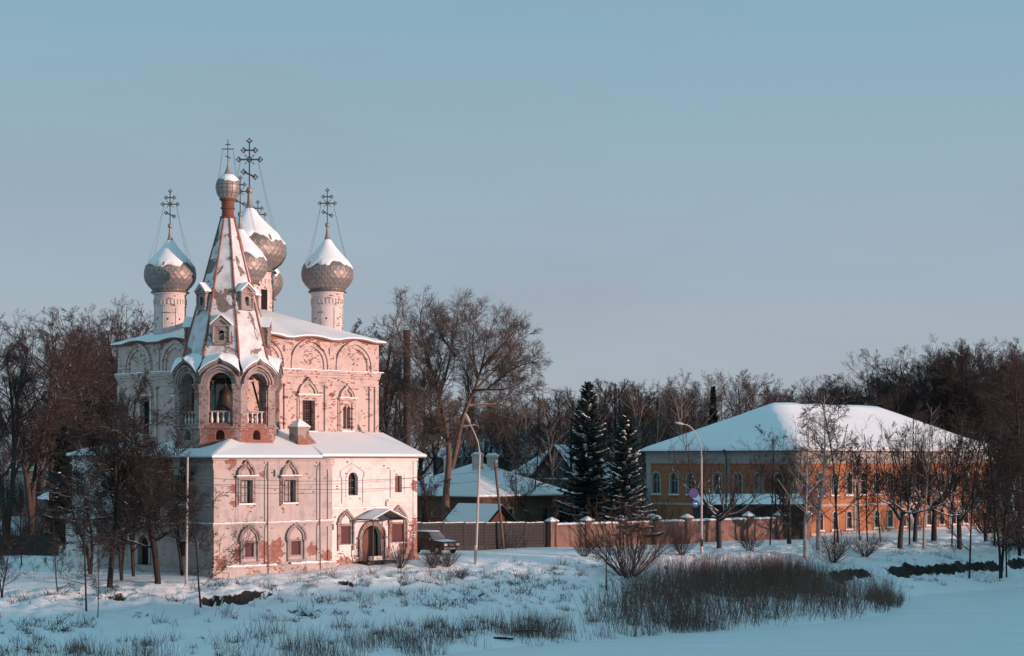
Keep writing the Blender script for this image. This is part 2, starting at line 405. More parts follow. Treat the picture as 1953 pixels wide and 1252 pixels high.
TWIG_D = bark('dark_twig', (.032,.024,.023))
REED = bark('dry_reed', (.14,.088,.066), 0, .45, 8)
WILLOW = bark('willow_stem', (.16,.088,.068))
NEEDLE = bark('spruce_needle', (.022,.034,.030), 0, .4, 5)
# ------------------------------------------------------------------ terrain, river
def build_ground():
    u = np.unique(np.concatenate([-np.geomspace(40, 2500, 26)[::-1], np.arange(-40, 112, .42), np.geomspace(112, 2500, 22)]))
    v = np.unique(np.concatenate([-np.geomspace(100, 2500, 14)[::-1], np.arange(-98, -54, 1.5), np.linspace(-52, -9, 9), np.arange(-8, 31, .27), np.arange(31, 80, 1.4), np.geomspace(80, 2500, 22)]))
    UU, VV = np.meshgrid(u, v, indexing='ij')
    X, Y = to_xy(UU, VV); Z = height(X, Y)
    nu, nv = UU.shape; idx = np.arange(nu*nv).reshape(nu, nv)
    F = np.stack([idx[:-1,:-1], idx[1:,:-1], idx[1:,1:], idx[:-1,1:]], -1).reshape(-1, 4)
    me = np_mesh('ground', np.stack([X, Y, Z], -1).reshape(-1, 3), F, [GROUND], smooth=True)
    tag(link('ground', me), 'snow covered river bank and level ground around the church', kind='structure')
    mb = MB()
    a = [to_xy(-900, -75), to_xy(900, -75), to_xy(900, 14), to_xy(-900, 14)]
    mb.add([(p[0], p[1], .02) for p in a], [(0,1,2,3)])
    tag(mb.build('river', ICE), 'frozen river under smooth wind streaked snow', kind='structure')
build_ground()

# ------------------------------------------------------------------ the church
CH = (-21.9, 130.0); CZ = 3.3
church = empty('church', (CH[0], CH[1], CZ), R(45), 'old white and red brick church with snowy onion domes and a tented bell tower', 'church')
def cpart(mb, name, mats, loc=(0,0,0), rz=0.0, parent=None):
    if parent is None: return mb.build(name, mats, church, (loc[0], loc[1], loc[2]-CZ), rz)
    return mb.build(name, mats, parent, loc, rz)
def cY(a, b): return CH[1] + S2*(a+b)
def cz(py, a, b): return CAM_H-(py-HY)/FOC*cY(a, b)
def ca(px, b):
    k = (px-CX)/FOC; return (k*(CH[1]+S2*b)-CH[0]+S2*b)/(S2-k*S2)
def cb(px, a):
    k = (px-CX)/FOC; return (k*(CH[1]+S2*a)-CH[0]-S2*a)/(-S2-k*S2)

def wall(name, loc, rz, w, z0, z1, holes, depth=.32, mat=PLAST, extra=None, outline=None):
    """wall sheet with real openings; x along the wall, outside towards -y"""
    mb = MB(); mb.poly(outline or [(0,z0),(w,z0),(w,z1),(0,z1)], holes, 0.0, 0, depth)
    if extra: extra(mb)
    return cpart(mb, name, [mat, RUST, SNOW], loc, rz)

def window(loc, rz, shape, cx, z0, w, h, depth=.3, pane=GLASS_C, bars=(2,3), frame=FRAME_R, lattice=False, fw=.07, label=None, keel=0.0):
    out = (o_rect(cx,z0,w,h) if shape == 'rect' else o_arch(cx,z0,w,h,10,keel))
    mid = (sum(p[0] for p in out)/len(out), z0+h/2)
    sx, sz = (w-2*fw)/w, (h-2*fw)/h
    inn = [(cx+(p[0]-cx)*sx, z0+h/2+(p[1]-z0-h/2)*sz) for p in out]
    mb = MB(); mb.ribbon(out, inn, depth-.08, depth, True)
    win = cpart(mb, 'window', frame, loc, rz)
    if label: win['label'] = label
    mb = MB(); mb.poly(out, [], depth-.02); mb.poly(out, [], depth+.02, flip=True); cpart(mb, 'pane', pane, parent=win)
    if bars or lattice:
        mb = MB(); t = .022
        if lattice:
            n = 6
            for k in range(1, n): mb.box(cx-w/2+w*k/n-.012, cx-w/2+w*k/n+.012, depth-.10, depth-.085, z0, z0+h)
            for k in range(1, int(h/w*n)): mb.box(cx-w/2, cx+w/2, depth-.115, depth-.10, z0+w*k/n-.012, z0+w*k/n+.012)
        if bars:
            for k in range(1, bars[0]): mb.box(cx-w/2+w*k/bars[0]-t, cx-w/2+w*k/bars[0]+t, depth-.075, depth-.03, z0, z0+h-.03)
            for k in range(1, bars[1]): mb.box(cx-w/2, cx+w/2, depth-.085, depth-.04, z0+h*k/bars[1]-t, z0+h*k/bars[1]+t)
        cpart(mb, 'glazing_bar', frame, parent=win)
    return win
def surround(win, cx, z0, w, h, fw=.22, proud=.10, mat=PLAST, sill=True, shape='rect', hood=True, top='keel', over=.35, arch_r=None):
    """plastered frame, shelf and kokoshnik above a window"""
    a = arch_r or w/2+fw
    mb = MB()
    o = o_rect(cx,z0-.02,w+2*fw,h+fw) if shape == 'rect' else o_arch(cx,z0-.02,w+2*fw,h+fw)
    i = o_rect(cx,z0,w,h) if shape == 'rect' else o_arch(cx,z0,w,h)
    mb.ribbon(o, i, -proud, .003, True)
    for s in (-1, 1): mb.box(cx+s*(w/2+fw+.11)-.055, cx+s*(w/2+fw+.11)+.055, -proud*.7, .003, z0-.25, z0+h+.2)
    zt = z0+h+fw
    if top:
        keel = .34 if top == 'keel' else 0.0
        zs = zt+.16+over*.2
        mb.ribbon(arc(cx, zs, a+.10, 16, keel, legs=.16), arc(cx, zs, a-.06, 16, keel, legs=.16), -proud-.10, .003)
        mb.ribbon(arc(cx, zs, a-.10, 16, keel*.8, legs=.16), arc(cx, zs, a-.24, 16, keel*.7, legs=.16), -proud-.02, .003)
        if hood: mb.box(cx-a-.22, cx+a+.22, -proud-.16, .003, zt, zt+.15)
    cpart(mb, 'surround', mat, parent=win)
    if sill: mb = MB(); mb.box(cx-w/2-.18, cx+w/2+.18, -proud-.10, .25, z0-.10, z0-.003); cpart(mb, 'snow_sill', SNOW, parent=win)
    if top and hood: mb = MB(); mb.box(cx-a-.25, cx+a+.25, -proud-.19, -proud-.003, zt+.152, zt+.22); cpart(mb, 'snow_ledge', SNOW, parent=win)

EAVE = 12.2
# ---- lower storey, right-hand face, weathered part
def snow_strip(x0, x1, z, y0=-.22, t=.10, holes=0):
    """lumpy snow lying on a ledge"""
    mb = MB(); n = max(2, int((x1-x0)/.3)); A = []
    rng = random.Random(int(x0*77+z*31))
    for i in range(n+1):
        x = x0+(x1-x0)*i/n; h = t*(.55+.8*rng.random()); d = y0*(1+.12*rng.uniform(-1,1))
        A += [(x, d, z), (x, d*.96, z+h*.6), (x, d*.5, z+h), (x, 0, z+h*1.15)]
    fs = []
    for i in range(n):
        for k in range(3): fs.append((4*i+k, 4*i+4+k, 4*i+5+k, 4*i+1+k))
        fs.append((4*i+3, 4*i+7, 4*i+4, 4*i))
    mb.add(A, fs, 0, True); mb.add(A[:4], [(0,1,2,3)]); mb.add(A[-4:], [(3,2,1,0)])
    return mb
L1 = 11.1
up = [(2.88, 1.13), (6.95, 1.10)]
lo = [(3.22, .80), (7.6, .92)]
WU0, WUH = 8.78, 1.72
holes = [o_rect(c, WU0, w, WUH) for c, w in up] + [o_rect(c, 4.78, w, 1.05) for c, w in lo] + [o_rect(5.3, 10.75, .62, .62)]
def ex(mb):
    for z, h, p in ((11.45,.16,.10), (11.62,.12,.17), (12.0,.18,.2), (11.28,.08,.06)): mb.box(-p, L1+p-.02, -p, .003, z, z+h)
    for z, h, p in ((7.16,.14,.16), (7.02,.10,.09), (6.86,.07,.05)): mb.box(-p, L1+p, -p, .003, z, z+h)
    mb.box(-.28, L1+.3, -.30, .003, 3.2, 3.95); mb.box(-.2, L1+.2, -.2, .003, 3.95, 4.08)
    mb.ribbon(o_rect(5.3,10.6,.98,.92), o_rect(5.3,10.75,.62,.62), -.07, .003, True)
    mb.box(L1-.42, L1, -.09, .003, 4.08, 6.86); mb.box(L1-.42, L1, -.09, .003, 7.3, 11.28); mb.box(0, .42, -.05, .003, 4.08, 6.86); mb.box(0, .42, -.05, .003, 7.3, 11.28)
wall('wall', (0,0,0), 0, L1, 3.0, EAVE, holes, .34, PLAST, ex)
mb = MB(); mb.poly(o_rect(5.3,10.7,.7,.7), [], .09); cpart(mb, 'niche_back', PLAST)
for c, w in up:
    win = window((0,0,0), 0, 'rect', c, WU0, w, WUH, .33, GLASS_G, (3,3), FRAME_R, fw=.09)
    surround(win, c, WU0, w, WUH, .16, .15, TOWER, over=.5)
for k, (c, w) in enumerate(lo):
    mb = MB(); mb.box(c-w/2, c+w/2, .12, .2, 4.78, 5.83)
    win = cpart(mb, 'boarded_window', REDP)
    mb = MB(); a = .88
    mb.ribbon(o_rect(c,4.64,w+.36,1.33), o_rect(c,4.78,w,1.05), -.05, .003, True)
    for ro, ri, p in ((a+.1, a-.07, .2), (a-.1, a-.24, .12)):
        mb.ribbon(arc(c, 6.1, ro, 16, .22, legs=.18), arc(c, 6.1, ri, 16, .2, legs=.18), -p, .003)
    for s in (-1, 1):
        mb.box(c+s*.78-.12, c+s*.78+.12, -.22, .003, 5.78, 5.92); mb.box(c+s*.78-.07, c+s*.78+.07, -.12, .003, 4.3, 5.78)
    mb.box(c-.85, c+.85, -.1, .003, 4.28, 4.44)
    cpart(mb, 'surround', STAINED, parent=win)
cpart(snow_strip(-.15, L1+.18, 7.3), 'snow_ledge', SNOW)
mb = snow_strip(1.0, 5.6, 4.08, -.3, .14); cpart(mb, 'snow_ledge', SNOW); cpart(snow_strip(7.0, L1+.2, 4.08, -.3, .16), 'snow_ledge', SNOW)
for a in (4.75, 9.75):
    mb = MB(); mb.tube([(a,-.32,3.4), (a,-.26,7.0), (a,-.26,7.3), (a,-.27,11.9)], .045, 6); cpart(mb, 'drainpipe', IRON)
# ---- lower storey, whitewashed part with the door
W0, W1, WB = L1, 20.2, .28
def ex(mb):
    X = W1-W0
    mb.box(0, 5.9, -.16, .003, 8.02, 8.18); mb.box(0, 5.9, -.08, .003, 7.9, 8.02); mb.box(5.9, 7.4, -.16, .003, 8.62, 8.78); mb.box(5.82, 5.98, -.16, -.003, 8.18, 8.78)
    mb.box(0, X+.12, -.12, .003, 11.95, 12.2)
    c = 13.35-W0 ; c = 13.5-W0
    o = [(c-1.15,8.6),(c-1.15,10.6),(c-1.3,10.7),(c-1.3,11.15),(c,11.85),(c+1.3,11.15),(c+1.3,10.7),(c+1.15,10.6),(c+1.15,8.6)]
    i = [(c-1.0,8.6),(c-1.0,10.6),(c-1.12,10.75),(c-1.12,11.06),(c,11.68),(c+1.12,11.06),(c+1.12,10.75),(c+1.0,10.6),(c+1.0,8.6)]
    mb.ribbon(o, i, -.08, .003)
    mb.ribbon(o_arch(c,9.02,1.45,2.25), o_arch(c,9.22,.98,1.82), -.05, .003, True)
    n = 18.25-W0
    mb.ribbon(o_rect(n,8.98,1.75,2.25), o_rect(n,9.2,1.2,1.75), -.09, .003, True); mb.ribbon(o_rect(n,9.2,1.2,1.75), o_rect(n,9.4,.75,1.35), -.04, .003, True)
    mb.box(X-.35, X+.05, -.06, .003, 4.3, 11.9); mb.box(-.02, X+.1, -.1, .003, 3.4, 4.35)
dc = ca(709, WB)
holes = [o_arch(13.5-W0, 9.22, .98, 1.82), o_rect(18.25-W0, 9.4, .75, 1.35), o_arch(dc-W0, 4.05, 1.95, 2.75), o_rect(12.75-W0, 5.42, 1.0, 1.42), o_rect(18.2-W0, 5.42, 1.3, 1.45)]
wall('wall', (W0,WB,0), 0, W1-W0, 3.0, EAVE, holes, .42, WHITE_W, ex)
mb = MB(); mb.poly(o_rect(18.25-W0,9.4,.75,1.35), [], .3); cpart(mb, 'niche_back', BRICK, (W0,WB,0))
win = window((W0,WB,0), 0, 'arch', 13.5-W0, 9.22, .98, 1.82, .40, GLASS_C, (2,3), IRON)
for c, w in ((12.75, 1.0), (18.2, 1.3)):
    x = c-W0
    mb = MB(); mb.box(x-w/2, x+w/2, .1, .18, 5.42, 6.86); win = cpart(mb, 'boarded_window', REDP, (W0,WB,0))
    mb = MB(); mb.ribbon(o_rect(x,5.3,w+.34,1.72), o_rect(x,5.42,w,1.44), -.06, .003, True)
    for s in (-1, 1):
        mb.box(x+s*(w/2+.27)-.07, x+s*(w/2+.27)+.07, -.12, .003, 4.9, 7.1); mb.box(x+s*(w/2+.27)-.12, x+s*(w/2+.27)+.12, -.18, .003, 6.95, 7.15)
    mb.ribbon(arc(x, 7.1, w/2+.32, 14, .32, legs=.1), arc(x, 7.1, w/2+.14, 14, .26, legs=.1), -.17, .003)
    mb.ribbon(arc(x, 7.1, w/2+.12, 14, .2, legs=.1), arc(x, 7.1, w/2-.02, 14, .16, legs=.1), -.09, .003)
    cpart(mb, 'surround', TOWER, parent=win)
    cpart(snow_strip(x-w/2-.3, x+w/2+.3, 5.3, -.14, .05), 'snow_ledge', SNOW, parent=win)
cpart(snow_strip(0, 5.9, 8.18, -.22, .12), 'snow_ledge', SNOW, (W0,WB,0)); cpart(snow_strip(5.95, 7.4, 8.78, -.22, .08), 'snow_ledge', SNOW, (W0,WB,0))
mb = MB(); mb.box(.02, .36, -.03, .003, 6.55, 7.0); cpart(mb, 'plaque', IRON, (W0+.1,WB,0))
# doorway
door = MB(); door.poly(o_arch(dc-W0,4.05,1.95,2.75), [], .41); door.box(dc-W0-.95, dc-W0-.5, -.05, .02, 4.05, 6.1)
door = cpart(door, 'door', BLACK, (W0,WB,0))
mb = MB(); mb.prism([(dc-W0-1.0,4.05),(dc-W0-.46,4.05),(dc-W0-.46,6.55),(dc-W0-.7,6.4),(dc-W0-1.0,5.95)], -.12, -.04); cpart(mb, 'door_leaf', FRAME_R, parent=door)
mb = MB()
for ro, ri, p in ((1.38,1.22,.20),(1.2,1.06,.12),(1.05,.975,.06)): mb.ribbon(arc(dc-W0,5.825,ro,18,legs=1.75), arc(dc-W0,5.825,ri,18,legs=1.75), -p, .003)
for s in (-1,1): mb.box(dc-W0+s*1.32-.2, dc-W0+s*1.32+.2, -.24, .003, 5.75, 5.92)
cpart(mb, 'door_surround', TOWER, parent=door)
mb = MB(); mb.box(dc-W0-1.5, dc-W0+1.5, -1.3, -.12, 3.5, 4.02); cpart(mb, 'doorstep', CONC, (W0,WB,0))
# canopy over the door: a gable with its ridge pointing out
can = MB(); cw, cd, zc = 1.75, 1.9, 7.35; x = dc-W0+.25
for s in (-1, 1):
    can.add([(x, 0, zc+.72), (x, -cd, zc+.72), (x+s*cw, -cd, zc), (x+s*cw, 0, zc), (x, 0, zc+.64), (x, -cd, zc+.64), (x+s*cw, -cd, zc-.08), (x+s*cw, 0, zc-.08)],
            [(0,1,2,3),(4,7,6,5),(1,5,6,2),(2,6,7,3)], 0)
canopy = cpart(can, 'door_canopy', ROOFM, (W0,WB,0))
mb = MB()
for s in (-1, 1):
    mb.add([(x, 0, zc+.82), (x, -cd-.03, zc+.8), (x+s*(cw+.03), -cd-.03, zc+.06), (x+s*(cw+.03), 0, zc+.06), (x, 0, zc+.725), (x, -cd-.03, zc+.725), (x+s*(cw+.03), -cd-.03, zc+.005), (x+s*(cw+.03), 0, zc+.005)],
           [(0,1,2,3),(4,7,6,5),(1,5,6,2),(2,6,7,3)], 0)
cpart(mb, 'snow_cover', SNOW, parent=canopy)
mb = MB()
for s in (-1, 1):
    mb.tube([(x+s*(cw-.15), -cd+.15, 3.9), (x+s*(cw-.15), -cd+.15, zc)], .05, 6)
    mb.tube([(x+s*(cw-.15), 0, zc-.06), (x+s*(cw-.15), -cd+.1, zc-.06)], .05, 5)
mb.tube([(x-cw+.1, -cd+.1, zc-.06), (x+cw-.1, -cd+.1, zc-.06)], .05, 5)
cpart(mb, 'canopy_frame', IRON, parent=canopy)
# return wall at the right end and side of the white part
wall('wall', (W1,WB,0), R(90), 4.9, 3.0, EAVE+1.7, [], mat=BRICK, outline=[(0,3),(4.75,3),(4.75,EAVE+1.72),(0,EAVE)])
# ---- lower storey, shaded left-hand face
LW = 11.5
holes = [o_arch(LW-9.1, 3.6, 1.5, 2.6), o_rect(LW-3.6, 8.9, 1.0, 1.7), o_rect(LW-7.0, 8.9, 1.0, 1.7), o_rect(LW-3.9, 4.8, .9, 1.1)]
def exl(mb):
    for z, h, p in ((11.45,.16,.10),(11.62,.12,.17),(12.0,.18,.2),(7.16,.14,.16),(7.02,.1,.09)): mb.box(0, LW-.004, -p, .003, z, z+h)
    mb.box(0, LW-.004, -.28, .003, 3.2, 3.95)
wall('wall', (0,LW,0), R(-90), LW, 3.0, EAVE, holes, .34, PLAST, exl)
cpart(snow_strip(0, LW, 7.3), 'snow_ledge', SNOW, (0,LW,0), R(-90))
for c in (LW-3.6, LW-7.0):
    win = window((0,LW,0), R(-90), 'rect', c, 8.9, 1.0, 1.7, .33, GLASS_C); surround(win, c, 8.9, 1.0, 1.7, .16, .12, PLAST, over=.5)
mb = MB(); mb.box(LW-4.35, LW-3.45, .12, .2, 4.8, 5.9); cpart(mb, 'boarded_window', REDP, (0,LW,0), R(-90))
mb = MB(); mb.poly(o_arch(LW-9.1, 3.6, 1.5, 2.6), [], .33); d2 = cpart(mb, 'door', BLACK, (0,LW,0), R(-90))
mb = MB(); mb.ribbon(o_arch(LW-9.1, 3.6, 1.9, 2.85), o_arch(LW-9.1, 3.6, 1.5, 2.6), -.1, .003, True); cpart(mb, 'door_surround', PLAST, parent=d2)
# stepped lower blocks at the far left
def block(a0, a1, b0, b1, ze, rise, wins=()):
    w = b1-b0
    hs = [o_arch(c, z, ww, hh) for c, z, ww, hh in wins]
    wall('wall', (a0,b1,0), R(-90), w, 2.9, ze, hs, .3, WHITE_W)
    wall('wall', (a0,b0,0), 0, a1-a0, 2.9, ze, [], mat=WHITE_W)
    wall('wall', (a1,b1,0), R(180), a1-a0, 2.9, ze, [], mat=WHITE_W)
    for c, z, ww, hh in wins: window((a0,b1,0), R(-90), 'arch', c, z, ww, hh, .28, GLASS_C)
    e = .35; t = .16
    q = [(a0-e,b0-e,ze),(a0-e,b1+e,ze),(a1,b1+e,ze+rise*.75),(a1,b0-e,ze+rise)]
    mb = MB(); mb.add(q + [(p[0],p[1],p[2]-.1) for p in q], [(0,3,2,1),(4,5,6,7),(0,1,5,4),(1,2,6,5),(3,0,4,7),(2,3,7,6)]); r = cpart(mb, 'roof', ROOFM)
    mb = MB(); mb.add([(p[0],p[1],p[2]+.004) for p in q] + [(p[0],p[1],p[2]+t) for p in q], [(4,7,6,5),(0,1,5,4),(1,2,6,5),(3,0,4,7),(2,3,7,6),(0,3,2,1)]); cpart(mb, 'snow_cover', SNOW, (0,0,0), 0, r)
block(.9, 6.4, LW+.02, 17.6, 11.6, 1.7, [(3.2, 8.0, .8, 1.9)])
block(3.0, 6.6, 17.62, 24.5, 12.4, 1.3)
block(-1.6, .9, 13.2, 17.8, 7.4, .7)

# ---- lower roofs
def slab(name, faces, t=.16, sn=SNOW, e=.10):
    """roof planes (quads, CCW from above): sheet below, a thick blanket of snow on top"""
    mb = MB()
    for q in faces:
        n = len(q); mb.add(list(q) + [(p[0],p[1],p[2]-e) for p in q], [tuple(range(n)), tuple(range(2*n-1,n-1,-1))] + [(i,n+i,n+(i+1)%n,(i+1)%n) for i in range(n)])
    r = cpart(mb, name, ROOFM)
    mb = MB()
    for q in faces:
        c = [sum(p[k] for p in q)/len(q) for k in range(3)]; n = len(q)
        b = [(p[0],p[1],p[2]+.004) for p in q]
        m = [(p[0],p[1],p[2]+t*.7) for p in q]
        tp = [(p[0]+(c[0]-p[0])*.03, p[1]+(c[1]-p[1])*.03, p[2]+(c[2]-p[2])*.03+t) for p in q]
        mb.add(b+m+tp, [tuple(range(n-1,-1,-1))] + [(i,(i+1)%n,n+(i+1)%n,n+i) for i in range(n)] + [(n+i,n+(i+1)%n,2*n+(i+1)%n,2*n+i) for i in range(n)] + [tuple(range(2*n,3*n))])
    cpart(mb, 'snow_cover', sn, parent=r)
    return r
slab('roof', [[(-.38,-.38,EAVE),(10.5,-.38,EAVE),(10.5,5.0,14.35),(6.4,5.0,14.55)], [(-.38,-.38,EAVE),(6.4,5.0,14.55),(6.4,LW+.3,13.9),(-.38,LW+.3,EAVE)]])
slab('roof', [[(9.9,-.38,12.3),(20.75,-.4,12.3),(20.75,4.98,14.15),(11.2,4.98,14.2)]], .18)
# stair turret rising through the roof beside the tower
mb = MB(); mb.box(9.15, 10.25, 1.7, 2.8, 12.2, 14.45); mb.box(9.07, 10.33, 1.62, 2.88, 14.453, 14.6); mb.prism([(10.253,12.3),(11.7,12.3),(11.0,13.5),(10.253,14.1)], 1.9, 2.7)
tur = cpart(mb, 'stair_turret', TOWER)
mb = MB(); mb.frustum(9.7, 2.25, 14.603, 15.2, .68, .68, .08, .08); cpart(mb, 'snow_cover', SNOW, parent=tur)

# ---- the main cube
KA, KB, KW, KD = 6.4, 5.0, 13.85, 17.8
KE = 21.75; LZ = 19.25
def zak(c, zs, mbx, r=2.0, rj=0):
    for ro, ri, p in ((r, r-.30, .22), (r-.36, r-.62, .13)): mbx.ribbon(arc(c, zs, ro, 22, .12, legs=zs-LZ-.02), arc(c, zs, ri, 22, .1, legs=zs-LZ-.02), -p, .003)
arcs_r = [2.05, 6.55, 11.16]; arcs_l = [3.2, 8.64, 14.2]
w1, w2 = ca(587,KB)-KA, ca(661.5,KB)-KA
w1z, w1h, w1w = cz(822,12.7,KB), 2.45, 1.28
w2z, w2h = cz(818,16.8,KB), 1.85
def ledge(mb, W):
    for z, h, p in ((LZ-.16,.16,.34),(LZ-.34,.18,.24),(LZ-.55,.2,.12),(LZ-1.15,.12,.1)): mb.box(-p if False else 0, W, -p, .003, z, z+h)
def exr(mb):
    ledge(mb, KW-.004)
    for c in arcs_r: zak(c, 19.72, mb)
    for x0 in (8.02, 12.75, KW-.5, 3.9): mb.box(x0, x0+.34, -.14, .003, 13.5, LZ-1.15)
    for x0 in (8.85, 4.25): mb.box(x0-.32, x0+.32, -.12, .003, LZ+.002, KE-.6)
    mb.box(0, KW, -.2, .003, 14.0, 14.35)
    mb.box(0, KW-.004, -.1, .003, KE-.14, KE+.25, 1)
holes = [o_rect(w1,w1z,w1w,w1h), o_arch(w2-.2,w2z,.36,w2h), o_arch(w2+.2,w2z,.36,w2h)]
wall('wall', (KA,KB,0), 0, KW, 12.0, KE+.2, holes, .45, UPPER, exr)
win = window((KA,KB,0), 0, 'rect', w1, w1z, w1w, w1h, .42, GLASS_C, (3,3), FRAME_R, True)
surround(win, w1, w1z, w1w, w1h, .3, .14, UPPER, arch_r=.92, over=.3)
win = window((KA,KB,0), 0, 'arch', w2-.2, w2z, .36, w2h, .42, GLASS_C, (2,5), IRON)
win = window((KA,KB,0), 0, 'arch', w2+.2, w2z, .36, w2h, .42, GLASS_C, (2,5), IRON)
surround(win, w2, w2z-.15, 1.0, w2h+.35, .3, .14, UPPER, arch_r=.72, over=.3)
cpart(snow_strip(0, KW+.3, LZ, -.36, .10), 'snow_ledge', SNOW, (KA,KB,0))
for c in arcs_r:
    pass
def exl2(mb):
    ledge(mb, KD-.004)
    for c in arcs_l: zak(c, 19.72, mb)
    for x0 in (.1, 5.6, 11.1, KD-.5): mb.box(x0, x0+.36, -.14, .003, 13.0, LZ-1.15)
    for x0 in (5.9, 11.4): mb.box(x0-.4, x0+.4, -.12, .003, LZ+.002, KE-.6)
    mb.box(0, KD-.004, -.1, .003, KE-.14, KE+.25, 1)
lw = KD-(cb(278,KA)-KB); lz = cz(828,KA,18)
holes = [o_rect(lw, lz, 1.45, 2.75), o_rect(lw+5.3, lz, 1.3, 2.6)]
wall('wall', (KA,KB+KD,0), R(-90), KD, 12.0, KE+.2, holes, .45, UPPER, exl2)
for c, ww, hh in ((lw, 1.45, 2.75), (lw+5.3, 1.3, 2.6)):
    win = window((KA,KB+KD,0), R(-90), 'rect', c, lz, ww, hh, .42, GLASS_C, (2,4), IRON)
    surround(win, c, lz, ww, hh, .3, .14, UPPER, arch_r=1.0, over=.3)
cpart(snow_strip(0, KD, LZ, -.36, .10), 'snow_ledge', SNOW, (KA,KB+KD,0), R(-90))
wall('wall', (KA+KW,KB,0), R(90), KD, 3.0, KE+.2, [], mat=UPPER); wall('wall', (KA+KW,KB+KD,0), R(180), KW, 3.0, KE+.2, [], mat=UPPER)

# roof of the cube with its eaves lifted over each arch
def cube_roof():
    e = .46; a0, a1, b0, b1 = KA-e, KA+KW+e, KB-e, KB+KD+e
    per = []
    def bump(t, cs): return sum(.22*max(0, 1-((t-c)/1.9)**2) for c in cs)
    n = 44
    for i in range(n): t = i/n; per.append((a0+(a1-a0)*t, b0, bump((a1-a0)*t-e, arcs_r)))
    for i in range(n): t = i/n; per.append((a1, b0+(b1-b0)*t, bump((b1-b0)*t-e, [KD-c for c in arcs_l])))
    for i in range(n): t = i/n; per.append((a1-(a1-a0)*t, b1, bump((a1-a0)*(1-t)-e, arcs_r)))
    for i in range(n): t = i/n; per.append((a0, b1-(b1-b0)*t, bump((b1-b0)*t-e, arcs_l)))
    N = len(per); ca_, cb_ = (a0+a1)/2, (b0+b1)/2; half = 2.0
    def ring(f, dz):
        out = []
        for (a, b, bp) in per:
            rb = min(max(b, cb_-half), cb_+half) if f else b
            ia, ib = ca_, min(max(b, cb_-half), cb_+half)
            out.append((a+(ia-a)*f, b+(ib-b)*f, KE+.02+bp*(1-f)**5+2.75*(f*.9+.1*f*f)+dz))
        return out
    fr = [0, .04, .12, .3, .6, .97]
    def skin(mb, dz, m=0):
        rs = [ring(f, dz if f else dz*.75) for f in fr]
        mb.add([p for r in rs for p in r], [(j*N+i, j*N+(i+1)%N, (j+1)*N+(i+1)%N, (j+1)*N+i) for j in range(len(fr)-1) for i in range(N)] + [tuple((len(fr)-1)*N+i for i in range(N))], m, True)
        return rs[0]
    mb = MB(); lo_ = skin(mb, 0); bt = [(p[0],p[1],p[2]-.12) for p in lo_]
    mb.add(lo_+bt, [(i, N+i, N+(i+1)%N, (i+1)%N) for i in range(N)])
    inn = [(p[0]+(ca_-p[0])*.07, p[1]+(cb_-p[1])*.06, p[2]-.16) for p in lo_]
    mb.add(bt+inn, [(i, N+i, N+(i+1)%N, (i+1)%N) for i in range(N)], 1)
    r = cpart(mb, 'roof', [ROOFM, RUST])
    mb = MB(); tp = skin(mb, .13); mb.add(tp+[(p[0],p[1],p[2]+.004) for p in lo_], [(i, N+i, N+(i+1)%N, (i+1)%N) for i in range(N)])
    cpart(mb, 'snow_cover', SNOW, parent=r)
cube_roof()

# ---- drums, onion domes, crosses
ONION = [(1.62,26.10),(1.56,26.22),(1.42,26.30),(1.62,26.48),(1.86,26.72),(2.08,27.08),(2.17,27.45),(2.16,27.85),(2.06,28.25),(1.88,28.55),(1.62,28.85),(1.36,29.13),(1.08,29.42),(.82,29.72),(.55,30.05),(.34,30.4),(.2,30.75),(.13,31.1),(.09,31.6)]
def prof_at(prof, z):
    for (r0,z0),(r1,z1) in zip(prof, prof[1:]):
        if z0 <= z <= z1: return r0+(r1-r0)*(z-z0)/(z1-z0)
    return prof[-1][0]
def cross(name, parent, cx, cy, z0, H, ornate=True):
    """three-barred cross in the local plane facing the river, with trefoil ends"""
    mb = MB(); t = .043*H/2.9 if ornate else .032; k = H/2.9
    def bar(x0, z0_, x1, z1_, w=None): mb.tube([(cx+x0*S2, cy-x0*S2, z0_), (cx+x1*S2, cy-x1*S2, z1_)], w or t*1.25, 4, sm=False)
    bar(0, z0, 0, z0+H)
    arms = [(0, z0+H*.60, .66*k, 0), (0, z0+H*.80, .36*k, 0), (0, z0+H*.28, .36*k, .16*k)]
    if not ornate: arms = [(0, z0+H*.62, .46, 0), (0, z0+H*.80, .2, 0), (0, z0+H*.3, .2, .1)]
    tips = [(0, z0+H)]
    for _, z, hw, sl in arms:
        bar(-hw, z+sl, hw, z-sl); tips += [(-hw, z+sl), (hw, z-sl)]
    if ornate:
        for x, z in tips:
            q = .15*k
            P = [(x-q, z), (x, z+q), (x+q, z), (x, z-q)]
            for a, b in zip(P, P[1:]+P[:1]): bar(a[0], a[1], b[0], b[1], t*.8)
            for p in P: mb.lathe([(0.001,-.05*k),(.05*k,0),(0.001,.05*k)], 6, cx+p[0]*S2, cy-p[0]*S2)if False else bar(p[0]-.04*k, p[1], p[0]+.04*k, p[1], .045*k)
        z = z0+H*.60; q = .2*k
        P = [(-q, z), (0, z+q), (q, z), (0, z-q)]
        for a, b in zip(P, P[1:]+P[:1]): bar(a[0], a[1], b[0], b[1], t*.9)
        for x, z_ in ((-.3*k, z+.3*k), (.3*k, z+.3*k), (-.3*k, z-.3*k), (.3*k, z-.3*k)): bar(x*.55, z+(z_-z)*.55, x, z_, t*.7)
    return cpart(mb, name, GILT, parent=parent)
shingle_left = [292]
